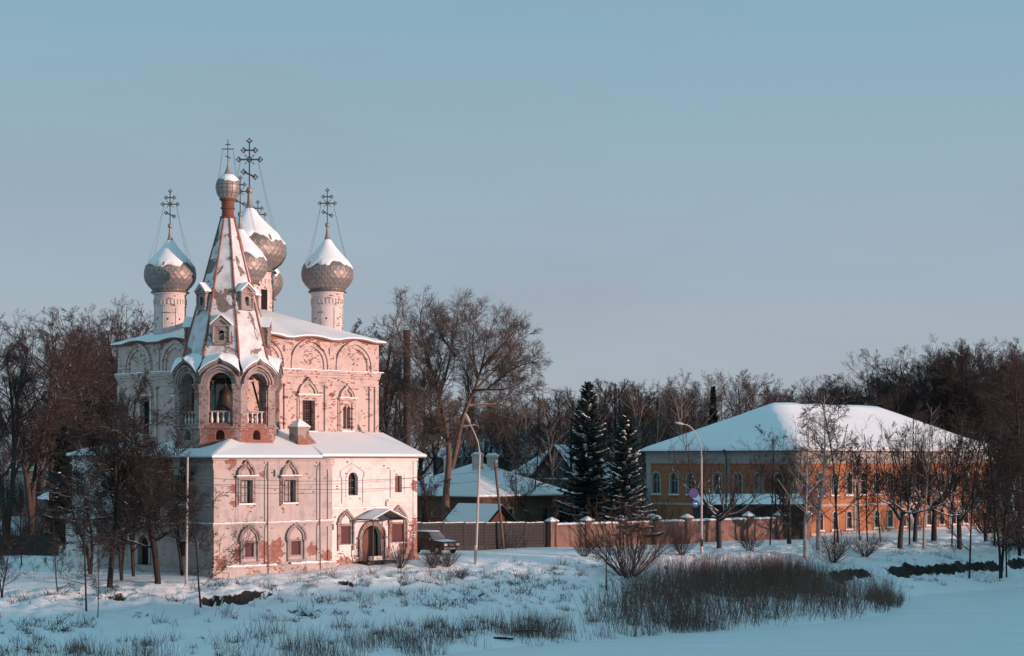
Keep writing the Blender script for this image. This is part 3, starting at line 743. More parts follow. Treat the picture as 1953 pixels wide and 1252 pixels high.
def dome(a, b, k=1.0, zb=26.1, drum_r=1.33, drum_z0=21.4, nsh=28, slits=False, rand=1, tz=None, show=True):
    """k scales the onion about its foot"""
    P = [(r*k, zb+(z-26.1)*(tz or k)) for r, z in ONION]
    rng = random.Random(rand)
    loc = (a, b, 0)
    # drum
    mb = MB(); zt = P[0][1]; dh = zt-drum_z0
    pr = [(drum_r*1.06, drum_z0)]
    for z0, z1, p in ((drum_z0+1.25, drum_z0+1.38, .07), (zt-1.15, zt-1.05, .05), (zt-.62, zt-.52, .06), (zt-.16, zt-.02, .10)):
        pr += [(drum_r, z0-.01), (drum_r+p, z0), (drum_r+p, z1), (drum_r, z1+.01)]
    pr += [(drum_r, zt)]
    mb.lathe(pr, 40, sm=False)
    for i in range(30):                                   # little arcade under the dome
        w = 2*math.pi*i/30; mb.tube([(math.cos(w)*(drum_r+.02), math.sin(w)*(drum_r+.02), zt-1.02), (math.cos(w)*(drum_r+.05), math.sin(w)*(drum_r+.05), zt-.64)], .035, 4, sm=False)
    for w in range(8):
        q = R(45*w+22); c, s = math.cos(q), math.sin(q)
        mb.tube([(c*(drum_r+.01)-s*.22, s*(drum_r+.01)+c*.22, drum_z0+1.5), (c*(drum_r+.01)-s*.22, s*(drum_r+.01)+c*.22, zt-1.35)], .03, 4)
    dr = cpart(mb, 'drum', DRUM, loc)
    mb = MB()
    for i in range(8):
        q = R(45*i+2); c, s = math.cos(q), math.sin(q); h0, h1 = drum_z0+1.7+.6*(dh-4)*.3, zt-1.5
        if not slits: h0, h1 = zt-2.35, zt-2.2
        w = .16*drum_r if slits else .06
        for r_ in (drum_r+.006,): mb.add([(c*r_-s*w, s*r_+c*w, h0), (c*r_+s*w, s*r_-c*w, h0), (c*r_+s*w, s*r_-c*w, h1), (c*r_-s*w, s*r_+c*w, h1), (c*.7*r_-s*w, s*.7*r_+c*w, h0), (c*.7*r_+s*w, s*.7*r_-c*w, h0), (c*.7*r_+s*w, s*.7*r_-c*w, h1), (c*.7*r_-s*w, s*.7*r_+c*w, h1)], [(0,3,2,1),(0,1,5,4),(3,7,6,2),(0,4,7,3),(1,2,6,5)])
    cpart(mb, 'drum_window', BLACK, parent=dr)
    # dome skin
    mb = MB(); mb.lathe(P[:14], 48, cap=False); mb.lathe(P[13:], 24, m=1); dm = cpart(mb, 'dome', [DOME_SKIN, DOME], loc)
    # snow cap with a ragged lower edge
    n = 64; zs = zb+(28.28-26.1)*(tz or k); ztop = zb+(30.55-26.1)*(tz or k); rows = 12
    vs = []; ph = rng.random()*6
    for j in range(rows+1):
        for i in range(n):
            w = 2*math.pi*i/n
            e = zs + k*(.16*math.sin(w*3+ph)+.10*math.sin(w*7+ph*2)+.06*rng.uniform(-1,1)+.13*math.cos(w*14)*math.cos(w*5+ph)) if j <= 1 else 0
            zz = e if j <= 1 else zs+.35*k + (ztop-zs-.35*k)*(j-1)/(rows-1)
            off = (0.006 if j == 0 else .05*k if j == 1 else .055*k if j < rows else .008)
            if j == 1: zz += .03
            r_ = prof_at(P, zz)+off; vs.append((r_*math.cos(w), r_*math.sin(w), zz+off*.4))
    mb = MB(); mb.add(vs, [(j*n+i, j*n+(i+1)%n, (j+1)*n+(i+1)%n, (j+1)*n+i) for j in range(rows) for i in range(n)], 0, True)
    cpart(mb, 'snow_cover', SNOW, parent=dm)
    # diamond shingles below the snow line
    z_lo, z_hi = zb+.36*k, zs-.04*k; zc = z_lo; row = 0; restb = MB()
    while zc < z_hi:
        r_ = prof_at(P, zc); wd = 2*math.pi*r_/nsh; hh = min(wd*1.12, .62*k)
        za, zd = zc+hh*.55, zc-hh*.45
        ra, rd = prof_at(P, za), prof_at(P, max(zd, P[2][1]))
        hw = wd*.472
        th = .014*k
        out = [(r_+th*.6, -hw, zc), (rd+th*1.5, 0, zd), (r_+th*.6, hw, zc), (ra+.006, 0, za)]
        inn = [(r_-.04, -hw, zc), (rd-.04, 0, zd), (r_-.04, hw, zc), (ra-.04, 0, za)]
        fs = [(3,2,1,0),(0,1,5,4),(1,2,6,5),(2,3,7,6),(3,0,4,7)]
        m1 = MB(); m1.add(out+inn, fs); me = None
        for i in range(nsh):
            w = 2*math.pi*(i+.5*(row % 2))/nsh
            # only the side turned to the river is laid piece by piece
            vis = math.cos(w-R(225-9)) > .12 and show
            if vis and shingle_left[0] > 0:
                if me is None: me = m1.mesh('shingle', [DOME])
                link('shingle', me, dm, (0,0,0), w); shingle_left[0] -= 1
            else:
                c, s = math.cos(w), math.sin(w); restb.add([(p[0]*c-p[1]*s, p[0]*s+p[1]*c, p[2]) for p in out+inn], fs)
        zc += hh*.49; row += 1
    if restb.v: tag(cpart(restb, 'shingle', DOME, parent=dm), kind='stuff')
    # skirt, ball, cross, chains
    mb = MB(); zf = P[-1][1]
    mb.lathe([(.02,zf-.1),(.14*k,zf),(.2*k,zf+.13*k),(.2*k,zf+.22*k),(.14*k,zf+.34*k),(.03,zf+.42*k)], 14); cpart(mb, 'ball', DOME, parent=dm)
    H = 2.75*k; cr = cross('cross', dm, 0, 0, zf+.36*k, H)
    mb = MB(); zb_ = zf+.36*k+H*.60
    for s, fw in ((-1,-1),(1,-1),(-1,1),(1,1)):
        x0 = s*.5*k; ex_, ey_ = x0*S2, -x0*S2
        q = R(-45)+ (0 if s > 0 else math.pi) + s*(R(26) if fw < 0 else -R(26))
        rr = prof_at(P, zs+.45*k)+.1; e_ = (rr*math.cos(q), rr*math.sin(q), zs+.45*k)
        mb.tube([(ex_, ey_, zb_), ((ex_+e_[0])/2*.97, (ey_+e_[1])/2*.97, (zb_+e_[2])/2-.12), e_], .011, 3)
    cpart(mb, 'chain', IRON, parent=dm)
    return dm
qa, qb = 4.55, 4.9; AC, BC = 13.45, 13.75
dome(AC+qa, BC-4.75, rand=1); dome(AC-qa+.05, BC+qb+.15, rand=2)
dome(AC, BC, 1.42, 27.75, 1.98, 22.4, 34, True, rand=3, tz=1.22)
dome(AC-qa, BC-qb, rand=4); dome(AC+qa, BC+qb, rand=5, show=False)

# ---- bell tower
TA, TB, TR = 5.45, 5.75, 3.72
zf = 13.0; fwid = 2*TR*math.tan(R(22.5))
sill, hr, zsp = 14.72, 15.75, 17.75
oh = o_arch(0, sill, 1.78, 18.62-sill, 14)
nich = o_arch(0, 13.55, .7, .75, 8)
def face_outline():
    h = fwid/2
    top = []
    for i in range(21):
        t = -1+2*i/20; z = 18.62+1.12*math.cos(t*math.pi/2)**.85*.8 + .22*max(0, 1-abs(t)/.22)**1.5
        top.append((h*t, z))
    return [(-h, zf-.9), (h, zf-.9)] + top[::-1], top
fo, ftop = face_outline()
mb = MB(); mb.poly(fo, [oh, nich], -TR, 0, -TR+.75)
inner = [(x*.8, z) for x, z in fo]; mb.poly([(x*.8, z) for x, z in fo], [oh], -TR+.75, 0, flip=True)
h = fwid/2
for s in (-1, 1):                                    # corner piers with capitals, bands
    x0, x1 = (h-.55, h+.06) if s > 0 else (-h-.06, -h+.55)
    mb.box(x0, x1, -TR-.10, -TR+.003, 14.55, 17.35)
    for z, hh, p in ((17.35,.14,.16),(17.49,.12,.22),(17.61,.16,.30),(15.9,.1,.13)): mb.box(x0-(.05 if s > 0 else 0), x1+(.05 if s < 0 else 0), -TR-p, -TR+.003, z, z+hh)
mb.box(-h-.08, h+.08, -TR-.16, -TR+.003, 14.4, 14.56); mb.box(-h-.05, h+.05, -TR-.1, -TR+.003, zf-.6, 13.3)
for ro, ri, p, kk in ((1.42,1.26,.30,.10),(1.22,1.08,.2,.05),(1.05,.91,.1,0.0)): mb.ribbon(arc(0, zsp, ro, 18, kk), arc(0, zsp, ri, 18, kk), -TR-p, -TR+.003)
up2 = [(x, z-.14) for x, z in ftop]; mb.ribbon([(x, z+.02) for x, z in ftop], up2, -TR-.34, -TR+.003); mb.ribbon([(x, z-.16) for x, z in ftop], [(x, z-.26) for x, z in ftop], -TR-.22, -TR+.003)
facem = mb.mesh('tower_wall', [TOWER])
# balustrade
bm_ = MB(); bm_.box(-.89, .89, -TR+.14, -TR+.42, hr-.12, hr); bm_.box(-.89, .89, -TR+.1, -TR+.46, sill+.002, sill+.1)
balm = bm_.mesh('balustrade', [TOWER])
b2 = MB(); b2.lathe([(.06,sill+.1),(.085,sill+.2),(.11,sill+.36),(.075,sill+.55),(.05,sill+.75),(.085,sill+.88),(.085,hr-.12)], 10, 0, -TR+.28); bsm = b2.mesh('baluster', [WHITE_W])
# snow roof over each keel gable
zi = 20.05
def gable_skin(off):
    g = []
    for j in range(6):
        f = j/5; row = []
        for (x, z) in ftop:
            k = (1-f)+f*.80; zz = z*(1-f)+zi*f - .16*math.sin(f*math.pi)*(abs(x)/h)**2
            row.append((x*k*(1.03 if j == 0 else 1), (-TR-.42)*(1-f)+(-3.02)*f, zz+off*(.55 if j == 0 else 1)))
        g += row
    return g
n = len(ftop); gf = [(j*n+i, j*n+i+1, (j+1)*n+i+1, (j+1)*n+i) for j in range(5) for i in range(n-1)]
mb = MB(); A, B = gable_skin(.03), gable_skin(.17); mb.add(B, gf, 0, True); mb.add(A, [tuple(reversed(f)) for f in gf], 1); mb.add(A[:n]+B[:n], [(i, i+1, n+i+1, n+i) for i in range(n-1)], 0)
for i in (0, n-1):
    side = [A[j*n+i] for j in range(6)]+[B[j*n+i] for j in range(6)]; mb.add(side, [(j, j+1, 7+j, 6+j) for j in range(5)], 0)
gabm = mb.mesh('gable_snow', [SNOW, ROOFM])
for k in range(8):
    th = R(45*k)                                        # k=0 faces -b (right-hand face), negative a next
    fobj = link('tower_wall', facem, church, (TA, TB, -CZ), th)
    b = link('balustrade', balm, church, (TA, TB, -CZ), th)
    for x in (-.66, -.22, .22, .66): link('baluster', bsm, b, (x, 0, 0))
    g_ = link('gable_roof', gabm, church, (TA, TB, -CZ), th)
mb = MB(); mb.lathe([(TR-.05, 14.5), (TR-.05, 14.68)], 8, a0=R(22.5), sm=False); mb.lathe([(TR+.1, 18.75), (TR+.1, 18.9)], 8, a0=R(22.5), sm=False); cpart(mb, 'floor', WOOD_D, (TA,TB,0))
mb = MB()
mb.box(-3.2, 3.2, -.12, .12, 17.9, 18.15); mb.box(-.12, .12, -3.2, 3.2, 18.16, 18.4)
mb.tube([(-1.9,-2.2,18.2),(.3,-2.6,14.8)], .08, 6); mb.tube([(2.4,-1.4,14.8),(.6,-2.4,18.0)], .08, 6); mb.tube([(-2.4,-1.2,18.0),(-2.2,.5,14.8)], .08, 6)
cpart(mb, 'beam', WOOD_D, (TA,TB,0))
mb = MB(); mb.lathe([(.85,15.9),(.8,16.0),(.62,16.4),(.52,16.9),(.44,17.3),(.2,17.5),(.08,17.55),(.08,17.9)], 20, -.7, -.6); cpart(mb, 'bell', IRON, (TA,TB,0))
# tent
tz0, tz1, tr0, tr1 = 19.7, 30.8, 3.28, .50
def tr(z): return tr0+(tr1-tr0)*(z-tz0)/(tz1-tz0)
mb = MB(); c8 = 1/math.cos(R(22.5))
zz = [tz0+(tz1-tz0)*i/10 for i in range(11)]
mb.lathe([(tr(z)*c8, z) for z in zz], 8, a0=R(22.5), sm=False); tent = cpart(mb, 'tent', TENT, (TA,TB,0))
for k in range(8):
    w = R(22.5+45*k); m2 = MB(); m2.tube([(tr(z)*c8*math.cos(w), tr(z)*c8*math.sin(w), z) for z in zz], .11, 5, r1=.07); cpart(m2, 'tent_rib', BRICK, parent=tent)
def dormer(k, z, w, hgt, kind):
    """gabled dormer standing out of a tent face"""
    th = R(45*k); d = tr(z)+.22; mb = MB(); hw = w/2
    op = o_arch(0, z+.12, w*.36, hgt*.62, 8)
    ol = [(-hw, z-.1), (hw, z-.1), (hw, z+hgt), (0, z+hgt+w*.48), (-hw, z+hgt)]
    mb.poly(ol, [op], -d, 0, -d+.4)
    back = -tr(z+hgt+w*.48)+.02
    mb.add([(-hw,-d,z-.1),(-hw,-d,z+hgt),(-hw,back,z+hgt),(-hw,-tr(z)+.05,z-.1)], [(0,3,2,1)][::-1]); mb.add([(hw,-d,z-.1),(hw,-d,z+hgt),(hw,back,z+hgt),(hw,-tr(z)+.05,z-.1)], [(0,3,2,1)])
    for s in (-1, 1):
        x = s*hw
        mb.lathe([(.09,z-.05),(.12,z+.1),(.08,z+.25),(.11,z+hgt*.5),(.08,z+hgt*.75),(.13,z+hgt*.9),(.13,z+hgt)], 8, x, -d)
    mb.box(-hw-.12, hw+.12, -d-.14, -d+.05, z+hgt-.08, z+hgt+.02); mb.box(-hw-.1, hw+.1, -d-.16, -d+.1, z-.22, z-.08)
    mb.ribbon([(-hw-.12,z+hgt+.02),(0,z+hgt+w*.58),(hw+.12,z+hgt+.02)], [(-hw+.1,z+hgt+.02),(0,z+hgt+w*.36),(hw-.1,z+hgt+.02)], -d-.12, -d+.003)
    dm = cpart(mb, 'dormer', TOWER, (TA,TB,0), th)
    m2 = MB(); m2.poly(op, [], -d+.39); cpart(m2, 'dormer_opening', BLACK, parent=dm)
    m2 = MB()
    for s in (-1, 1):
        q = [(0,-d-.2,z+hgt+w*.60),(s*(hw+.2),-d-.2,z+hgt),(s*(hw+.2),back+.2,z+hgt),(0,back+.25,z+hgt+w*.60)]
        m2.add([(p[0],p[1],p[2]+.03) for p in q]+[(p[0],p[1],p[2]+.14) for p in q], [(4,5,6,7),(3,2,1,0),(0,1,5,4),(1,2,6,5),(2,3,7,6),(3,0,4,7)])
    cpart(m2, 'snow_cover', SNOW, parent=dm)
for k in range(8):
    # front diagonal (k=7) low, both faces beside it high, then low again
    if k % 2: dormer(k, 21.0, 1.25, 1.25, 0)
    else: dormer(k, 23.75, 1.05, 1.15, 1)
for k in (1, 5): dormer(k, 20.95, 1.3, 1.5, 0) if False else None
mb = MB(); mb.lathe([(.5,30.78),(.62,30.82),(.62,30.92),(.48,30.98),(.46,31.5),(.56,31.55),(.56,31.65),(.48,31.7),(.50,32.1),(.66,32.25),(.66,32.35)], 20, sm=False); cpart(mb, 'neck', flat('bare_brick', (.19,.068,.05), .9, 0, .45, 7), (TA,TB,0))
BALL = [(.62,32.3),(.66,32.42),(.84,32.7),(.93,33.05),(.94,33.3),(.86,33.65),(.68,33.95),(.42,34.18),(.26,34.35),(.15,34.62),(.07,34.95),(.05,35.1)]
mb = MB(); mb.lathe(BALL, 32); td = cpart(mb, 'dome', DOME, (TA,TB,0))
mb = MB(); rng = random.Random(9); n = 40; vs = []
for j, (off, z) in enumerate(((.005,33.72),(.05,33.76),(.05,33.95),(.05,34.12),(.01,34.22))):
    for i in range(n):
        w = 2*math.pi*i/n; q = z+(.1*math.sin(w*2+2.2)+.05*rng.uniform(-1,1) if j < 2 else 0); r_ = prof_at(BALL, q)+off; vs.append((r_*math.cos(w), r_*math.sin(w), q+off*.5))
mb.add(vs, [(j*n+i, j*n+(i+1)%n, (j+1)*n+(i+1)%n, (j+1)*n+i) for j in range(4) for i in range(n)], 0, True); cpart(mb, 'snow_cover', SNOW, parent=td)
mb = MB()
for i in range(14):
    w = 2*math.pi*i/14; mb.tube([(r_*1.012*math.cos(w), r_*1.012*math.sin(w), z) for r_, z in BALL[1:7]], .014, 4)
for z in (32.75, 33.1, 33.4): mb.lathe([(prof_at(BALL,z)+.0,z-.015),(prof_at(BALL,z)+.02,z),(prof_at(BALL,z),z+.015)], 32, cap=False)
cpart(mb, 'dome_seam', IRON, parent=td)
cross('cross', td, 0, 0, 35.0, 1.95, False)
mb = MB()
for s in (-1, 1):
    for q in (-1, 1):
        w = R(-45)+(0 if s > 0 else math.pi)+q*R(25); mb.tube([(s*.4*S2, -s*.4*S2, 36.2), (.8*math.cos(w), .8*math.sin(w), 33.8)], .010, 3)
cpart(mb, 'chain', IRON, parent=td)
# ------------------------------------------------------------------ long ochre building on the right
YZ = 3.3
def build_ochre():
    B = empty('mansion', (31.9, 200.0, YZ), R(45), 'long two storey ochre building with arched windows and a snowy hipped roof', 'building')
    L, W, E = 44.3, 22.0, 13.1-YZ
    def part(mb, name, mats, parent=None, loc=(0,0,0), rz=0.0): return mb.build(name, mats, parent or B, loc, rz)
    xs = [2.0+2.885*k for k in range(15)]; wz, wh, ww = 8.0-YZ, 2.5, 1.15
    gx = [x for i, x in enumerate(xs) if i not in (4,)]; gz_, gh = 4.0-YZ, 2.0
    ys = [W-y for y in (2.2, 5.0, 8.0, 11.0, 15.0, 17.6, 20.4)]
    def face(w, ups, lows, loc, rz):
        mb = MB(); mb.poly([(0,-1),(w,-1),(w,E),(0,E)], [o_arch(x,wz,ww,wh) for x in ups]+[o_arch(x,gz_,1.05,gh) for x in lows], 0, 0, .25)
        part(mb, 'wall', YEL, None, loc, rz)
        mb = MB()
        mb.box(0, w, -.10, .003, E-1.35, E-.22); mb.box(-.0, w, -.22, .003, E-.22, E-.003); mb.box(0, w, -.15, .003, E-1.5, E-1.352); mb.box(0, w, -.12, .003, 3.35, 3.62); mb.box(0, w, -.14, .003, -1, .35)
        part(mb, 'cornice', PALE, None, loc, rz)
        return loc, rz
    wm = {}
    def mesh_set(w, h):
        key = (w, h)
        if key not in wm:
            o = o_arch(0, 0, w, h); i = o_arch(0, .07, w-.14, h-.14); big = o_arch(0, -.14, w+.36, h+.32)
            f = MB(); f.ribbon(o, i, .15, .22, True)
            p = MB(); p.poly(o, [], .21); p.poly(o, [], .24, flip=True)
            g = MB(); g.box(-.03, .03, .13, .2, .05, h-.05); g.box(-w/2+.03, w/2-.03, .125, .2, h*.62, h*.62+.06)
            s = MB(); s.ribbon(big, o, -.08, .003, True); s.box(-w/2-.25, w/2+.25, -.16, .003, -.26, -.142)
            n = MB(); n.box(-w/2-.25, w/2+.25, -.17, .2, -.138, -.06)
            wm[key] = (f.mesh('window', [PALE]), p.mesh('pane', [GLASS_D]), g.mesh('glazing_bar', [PALE]), s.mesh('surround', [PALE]), n.mesh('snow_sill', [SNOW]))
        return wm[key]
    def put(x, z, w, h, loc, rz):
        f, p, g, s, n = mesh_set(w, h); c, sn = math.cos(rz), math.sin(rz)
        win = link('window', f, B, (loc[0]+c*x, loc[1]+sn*x, z), rz)
        for nm, me in (('pane', p), ('glazing_bar', g), ('surround', s), ('snow_sill', n)): link(nm, me, win)
    loc, rz = face(L, xs, gx, (0,0,0), 0.0)
    for x in xs: put(x, wz, ww, wh, loc, rz)
    for x in gx: put(x, gz_, 1.05, gh, loc, rz)
    loc, rz = face(W, ys, [ys[1]], (0,W,0), R(-90))
    for y in ys: put(y, wz, ww, wh, loc, rz)
    put(ys[1], gz_, 1.05, gh, loc, rz)
    for (x, ln, rzz, off) in (((L,0,0), W, R(90), 0), ((L,W,0), L, R(180), 0)):
        mb = MB(); mb.poly([(0,-1),(ln,-1),(ln,E),(0,E)], [], 0); part(mb, 'wall', YEL, None, x, rzz)
    # lesenes and downpipes
    for x in (.45, 12.1, 24.0, 33.0, L-.45):
        mb = MB(); mb.box(x-.38, x+.38, -.11, .003, .352, 3.345); mb.box(x-.38, x+.38, -.11, .003, 3.625, E-1.505); part(mb, 'pilaster', PALE)
    for y in (.5, 9.5, W-.45):
        mb = MB(); mb.box(-.11, .003, y-.38, y+.38, .352, 3.345); mb.box(-.11, .003, y-.38, y+.38, 3.625, E-1.505); part(mb, 'pilaster', PALE)
    for x, y in ((12.1, -.3), (33.0, -.3), (-.32, 9.5)):
        mb = MB(); d = (0, -.32) if y < 0 else (-.32, 0)
        mb.tube([(x+d[0]*.9, y+d[1]*.9, E+.1), (x+d[0]*.9, y+d[1]*.9, E-.35), (x, y, E-.8), (x, y, .4), (x+d[0]*.6, y+d[1]*.6, .1)], .09, 7)
        mb.lathe([(.1,E-.2),(.24,E+.08),(.24,E+.14)], 10, x+d[0]*.9, y+d[1]*.9); part(mb, 'downpipe', WOOD_G)
    # hipped roof
    e, h, w2 = .7, 5.5, W/2
    P = [(-e,-e,E),(L+e,-e,E),(L+e,W+e,E),(-e,W+e,E),(w2,w2,E+h),(L-w2,w2,E+h)]
    F = [(0,1,5,4),(1,2,5),(2,3,4,5),(3,0,4)]
    mb = MB(); mb.add([(p[0],p[1],p[2]-.12*(p[2]==E)) for p in P], F); mb.add([(p[0],p[1],E-.001) for p in P[:4]]+[(p[0],p[1],E-.12) for p in P[:4]], [(7,6,5,4),(0,1,5,4),(1,2,6,5),(2,3,7,6),(3,0,4,7)]); r = part(mb, 'roof', ROOFM)
    # snow skin, gently uneven
    import bmesh
    bm = bmesh.new(); vs = [bm.verts.new((p[0],p[1],p[2]+(.06 if k < 4 else .3))) for k, p in enumerate(P)]
    for f in F: bm.faces.new([vs[i] for i in f])
    bmesh.ops.triangulate(bm, faces=bm.faces[:]); bmesh.ops.subdivide_edges(bm, edges=bm.edges[:], cuts=15, use_grid_fill=True)
    for v in bm.verts:
        edge = min(v.co.x+e, L+e-v.co.x, v.co.y+e, W+e-v.co.y)
        v.co.z += .22*(fbm(v.co.x*.35, v.co.y*.35, 5, 3)-.5)*min(1, edge/1.0) + .13*min(1, edge/.4)
    low = [v for v in bm.verts if min(v.co.x+e, L+e-v.co.x, v.co.y+e, W+e-v.co.y) < 1e-3]
    be = [ed for ed in bm.edges if ed.is_boundary]; g = bmesh.ops.extrude_edge_only(bm, edges=be)
    for v in [q for q in g['geom'] if isinstance(q, bmesh.types.BMVert)]: v.co.z = E+.004
    me = bpy.data.meshes.new('snow_cover'); bm.to_mesh(me); bm.free(); me.materials.append(SNOW); me.polygons.foreach_set('use_smooth', [True]*len(me.polygons)); me.update()
    link('snow_cover', me, r)
build_ochre()

# lean-to shed before its shaded end
def shed(name, x, y, rz, w, d, h0, h1, label, cat, wallm, z=None):
    z = gz(x, y) if z is None else z
    s = empty(name, (x, y, z), rz, label, cat)
    mb = MB(); mb.add([(0,0,-.5),(w,0,-.5),(w,d,-.5),(0,d,-.5),(0,0,h0),(w,0,h0),(w,d,h1),(0,d,h1)], [(0,3,2,1),(4,5,6,7),(0,1,5,4),(1,2,6,5),(2,3,7,6),(3,0,4,7)]); mb.build('wall', wallm, s)
    for k in range(int(w/.5)):
        if k % 2 == 0: mb2 = MB(); mb2.box(k*.5, k*.5+.46, -.05, -.003, -.3, h0-.08); mb2.build('plank', wallm, s)
    e = .5; q = [(-e,-e,h0+.02),(w+e,-e,h0+.02),(w+e,d+.1,h1+.05),(-e,d+.1,h1+.05)]
    mb = MB(); mb.add(q+[(p[0],p[1],p[2]+.12) for p in q], [(0,3,2,1),(4,5,6,7),(0,1,5,4),(1,2,6,5),(2,3,7,6),(3,0,4,7)]); r = mb.build('roof', ROOFM, s)
    mb = MB(); n = 12; A = []
    for i in range(n+1):
        for j in range(5):
            u, v = i/n, j/4; ex_ = 0 if i in (0,n) or j in (0,4) else 1
            A.append((-e+(w+2*e)*u, -e+(d+e+.1)*v, h0+.02+(h1-h0+.03)*v+.125+(.24*(.5+fbm(u*w*.5,v*d*.5,9,2)))*ex_+.03))
    mb.add(A, [(i*5+j, (i+1)*5+j, (i+1)*5+j+1, i*5+j+1) for i in range(n) for j in range(4)], 0, True)
    mb.build('snow_cover', SNOW, r)
    return s
shed('lean_to_shed', 20.6, 191.5, R(8), 11.5, 4.5, 3.6, 4.6, 'dark plank lean-to with a flat snowy roof before the ochre building', 'shed', WOOD_D)

# ------------------------------------------------------------------ timber house behind the concrete fence
def build_house(name, x, y, z, rz, L, W, he, hr, label, wallm, chim=(), wins=(), winl=(), roofm=ROOFM, cat='house', gable=False, trim=None):
    B = empty(name, (x, y, z), rz, label, cat)
    for (lx, ly, ln, rr, ws) in ((0,0,L,0.0,wins), (0,W,W,R(-90),winl), (L,0,W,R(90),()), (L,W,L,R(180),())):
        mb = MB(); hs = [o_rect(c, he*.38, .95, he*.36) for c in ws]
        ol = [(0,-1),(ln,-1),(ln,he),(0,he)]
        if gable and rr in (R(-90), R(90)): ol = [(0,-1),(ln,-1),(ln,he),(ln/2,hr),(0,he)]
        mb.poly(ol, hs, 0, 0, .2); mb.build('wall', wallm, B, (lx,ly,0), rr)
        for c in ws:
            o = o_rect(c, he*.38, .95, he*.36); i = o_rect(c, he*.38+.08, .79, he*.36-.16)
            m2 = MB(); m2.ribbon(o_rect(c, he*.38-.1, 1.19, he*.36+.24), i, -.05, .12, True); wn = m2.build('window', trim or PALE, B, (lx,ly,0), rr)
            m2 = MB(); m2.poly(o, [], .15); m2.build('pane', GLASS_D, wn)
            m2 = MB(); m2.box(c-.03, c+.03, .08, .14, he*.38, he*.74); m2.box(c-.45, c+.45, .085, .14, he*.6, he*.6+.05); m2.build('glazing_bar', trim or PALE, wn)
    e = .6
    if gable: P = [(-e,-e,he-.1),(L+e,-e,he-.1),(L+e,W+e,he-.1),(-e,W+e,he-.1),(-e,W/2,hr+.12),(L+e,W/2,hr+.12)]; F = [(0,1,5,4),(2,3,4,5)]
    else:
        h2 = min(L, W)/2; r0 = (h2, W/2) if L >= W else (L/2, h2); r1 = (L-h2, W/2) if L >= W else (L/2, W-h2)
        P = [(-e,-e,he),(L+e,-e,he),(L+e,W+e,he),(-e,W+e,he),(r0[0],r0[1],hr),(r1[0]+.01,r1[1]+.01,hr)]
        F = [(0,1,5,4),(1,2,5),(2,3,4,5),(3,0,4)] if L >= W else [(0,1,4),(1,2,5,4),(2,3,5),(3,0,4,5)]
    mb = MB(); mb.add(P, F); mb.add([(p[0],p[1],p[2]-.14) for p in P], [tuple(reversed(f)) for f in F])
    nb = 4
    for i in range(nb): j = (i+1) % nb; mb.add([P[i], P[j], (P[j][0],P[j][1],P[j][2]-.14), (P[i][0],P[i][1],P[i][2]-.14)], [(3,2,1,0)])
    r = mb.build('roof', roofm, B)
    Q = [(p[0],p[1],p[2]+(.15 if k < 4 else .2)) for k, p in enumerate(P)]
    mb = MB(); mb.add(Q, F); mb.add([(p[0],p[1],p[2]+.004) for p in P]+Q, [(i, (i+1)%4, 6+(i+1)%4, 6+i) for i in range(4)]); mb.build('snow_cover', SNOW, r)
    for cx_, cy_, cz0, cz1 in chim:
        m2 = MB(); m2.box(cx_-.42, cx_+.42, cy_-.42, cy_+.42, cz0, cz1); m2.box(cx_-.5, cx_+.5, cy_-.5, cy_+.5, cz1+.003, cz1+.22); ch = m2.build('chimney', DRUM, r)
        m2 = MB(); m2.frustum(cx_, cy_, cz1+.223, cz1+.45, .48, .48, .25, .25); m2.build('snow_cap', SNOW, ch) if False else m2.build('chimney_snow', SNOW, ch)
    return B
build_house('timber_house', -3.5, 180.0, 3.4, R(45), 13.6, 14.0, 4.9, 8.2, 'low dark timber house with three chimneys and a snowy hipped roof', flat('timber_wall', (.10,.07,.045), .9),
            chim=((5.0,9.6,6.4,8.7),(5.4,5.6,6.2,9.0),(7.6,5.6,6.6,8.9)), wins=(2.0,4.6,7.2,9.8,12.2), winl=(3.0,6.0,9.0,12.0), trim=WOOD_G)
hx, hy = -8.0, 172.5
build_house('woodshed', -6.0, 175.2, 3.4, R(-40), 4.6, 3.4, 2.5, 4.0, 'little shed with a red-brown gable and snow on its roof behind the grey fence', flat('shed_wall', (.075,.03,.028), .85), gable=True, cat='shed')
build_house('summer_house', 10.2, 186, 3.5, R(30), 5.5, 4.5, 2.4, 3.5, 'small dark garden house with a snowy roof below the spruces', WOOD_D, wins=(1.5,3.8), cat='shed')
# far houses between the trees
build_house('blue_roof_house', 3.2, 246, 3.5, R(20), 9, 8, 6.6, 10.0, 'far house with a blue-grey snowy roof left of the spruces', flat('slate_wall', (.10,.10,.11), .9), wins=(2,4.5,7), cat='house')
build_house('gable_house', 8.8, 240, 3.5, R(52), 8, 7, 6.0, 10.3, 'far house with a pale snowy gable beside the tall spruce', flat('board_wall', (.13,.115,.105), .9), wins=(2,5), winl=(2,5), gable=True, cat='house')
build_house('long_far_house', -13, 300, 3.5, R(5), 26, 9, 9.0, 12.0, 'long far house half hidden by trees behind the poplar', flat('far_wall', (.16,.12,.105), .9), wins=(3,7,11,15,19,23), cat='house')
build_house('pale_far_house', -75.5, 275, 3.5, R(30), 17, 10, 6.8, 7.6, 'far pale building seen between the bare trees at the left', flat('pale_wall', (.50,.40,.35), .9), wins=(2,5,8,11,14), winl=(3,7), cat='building')
build_house('low_snowy_house', -58.5, 225, 3.4, R(25), 9, 6, 3.6, 6.2, 'low house with thick snow on its roof behind the small spruce at the left', flat('dark_wall', (.09,.08,.075), .9), wins=(2,4.5,7), cat='house')
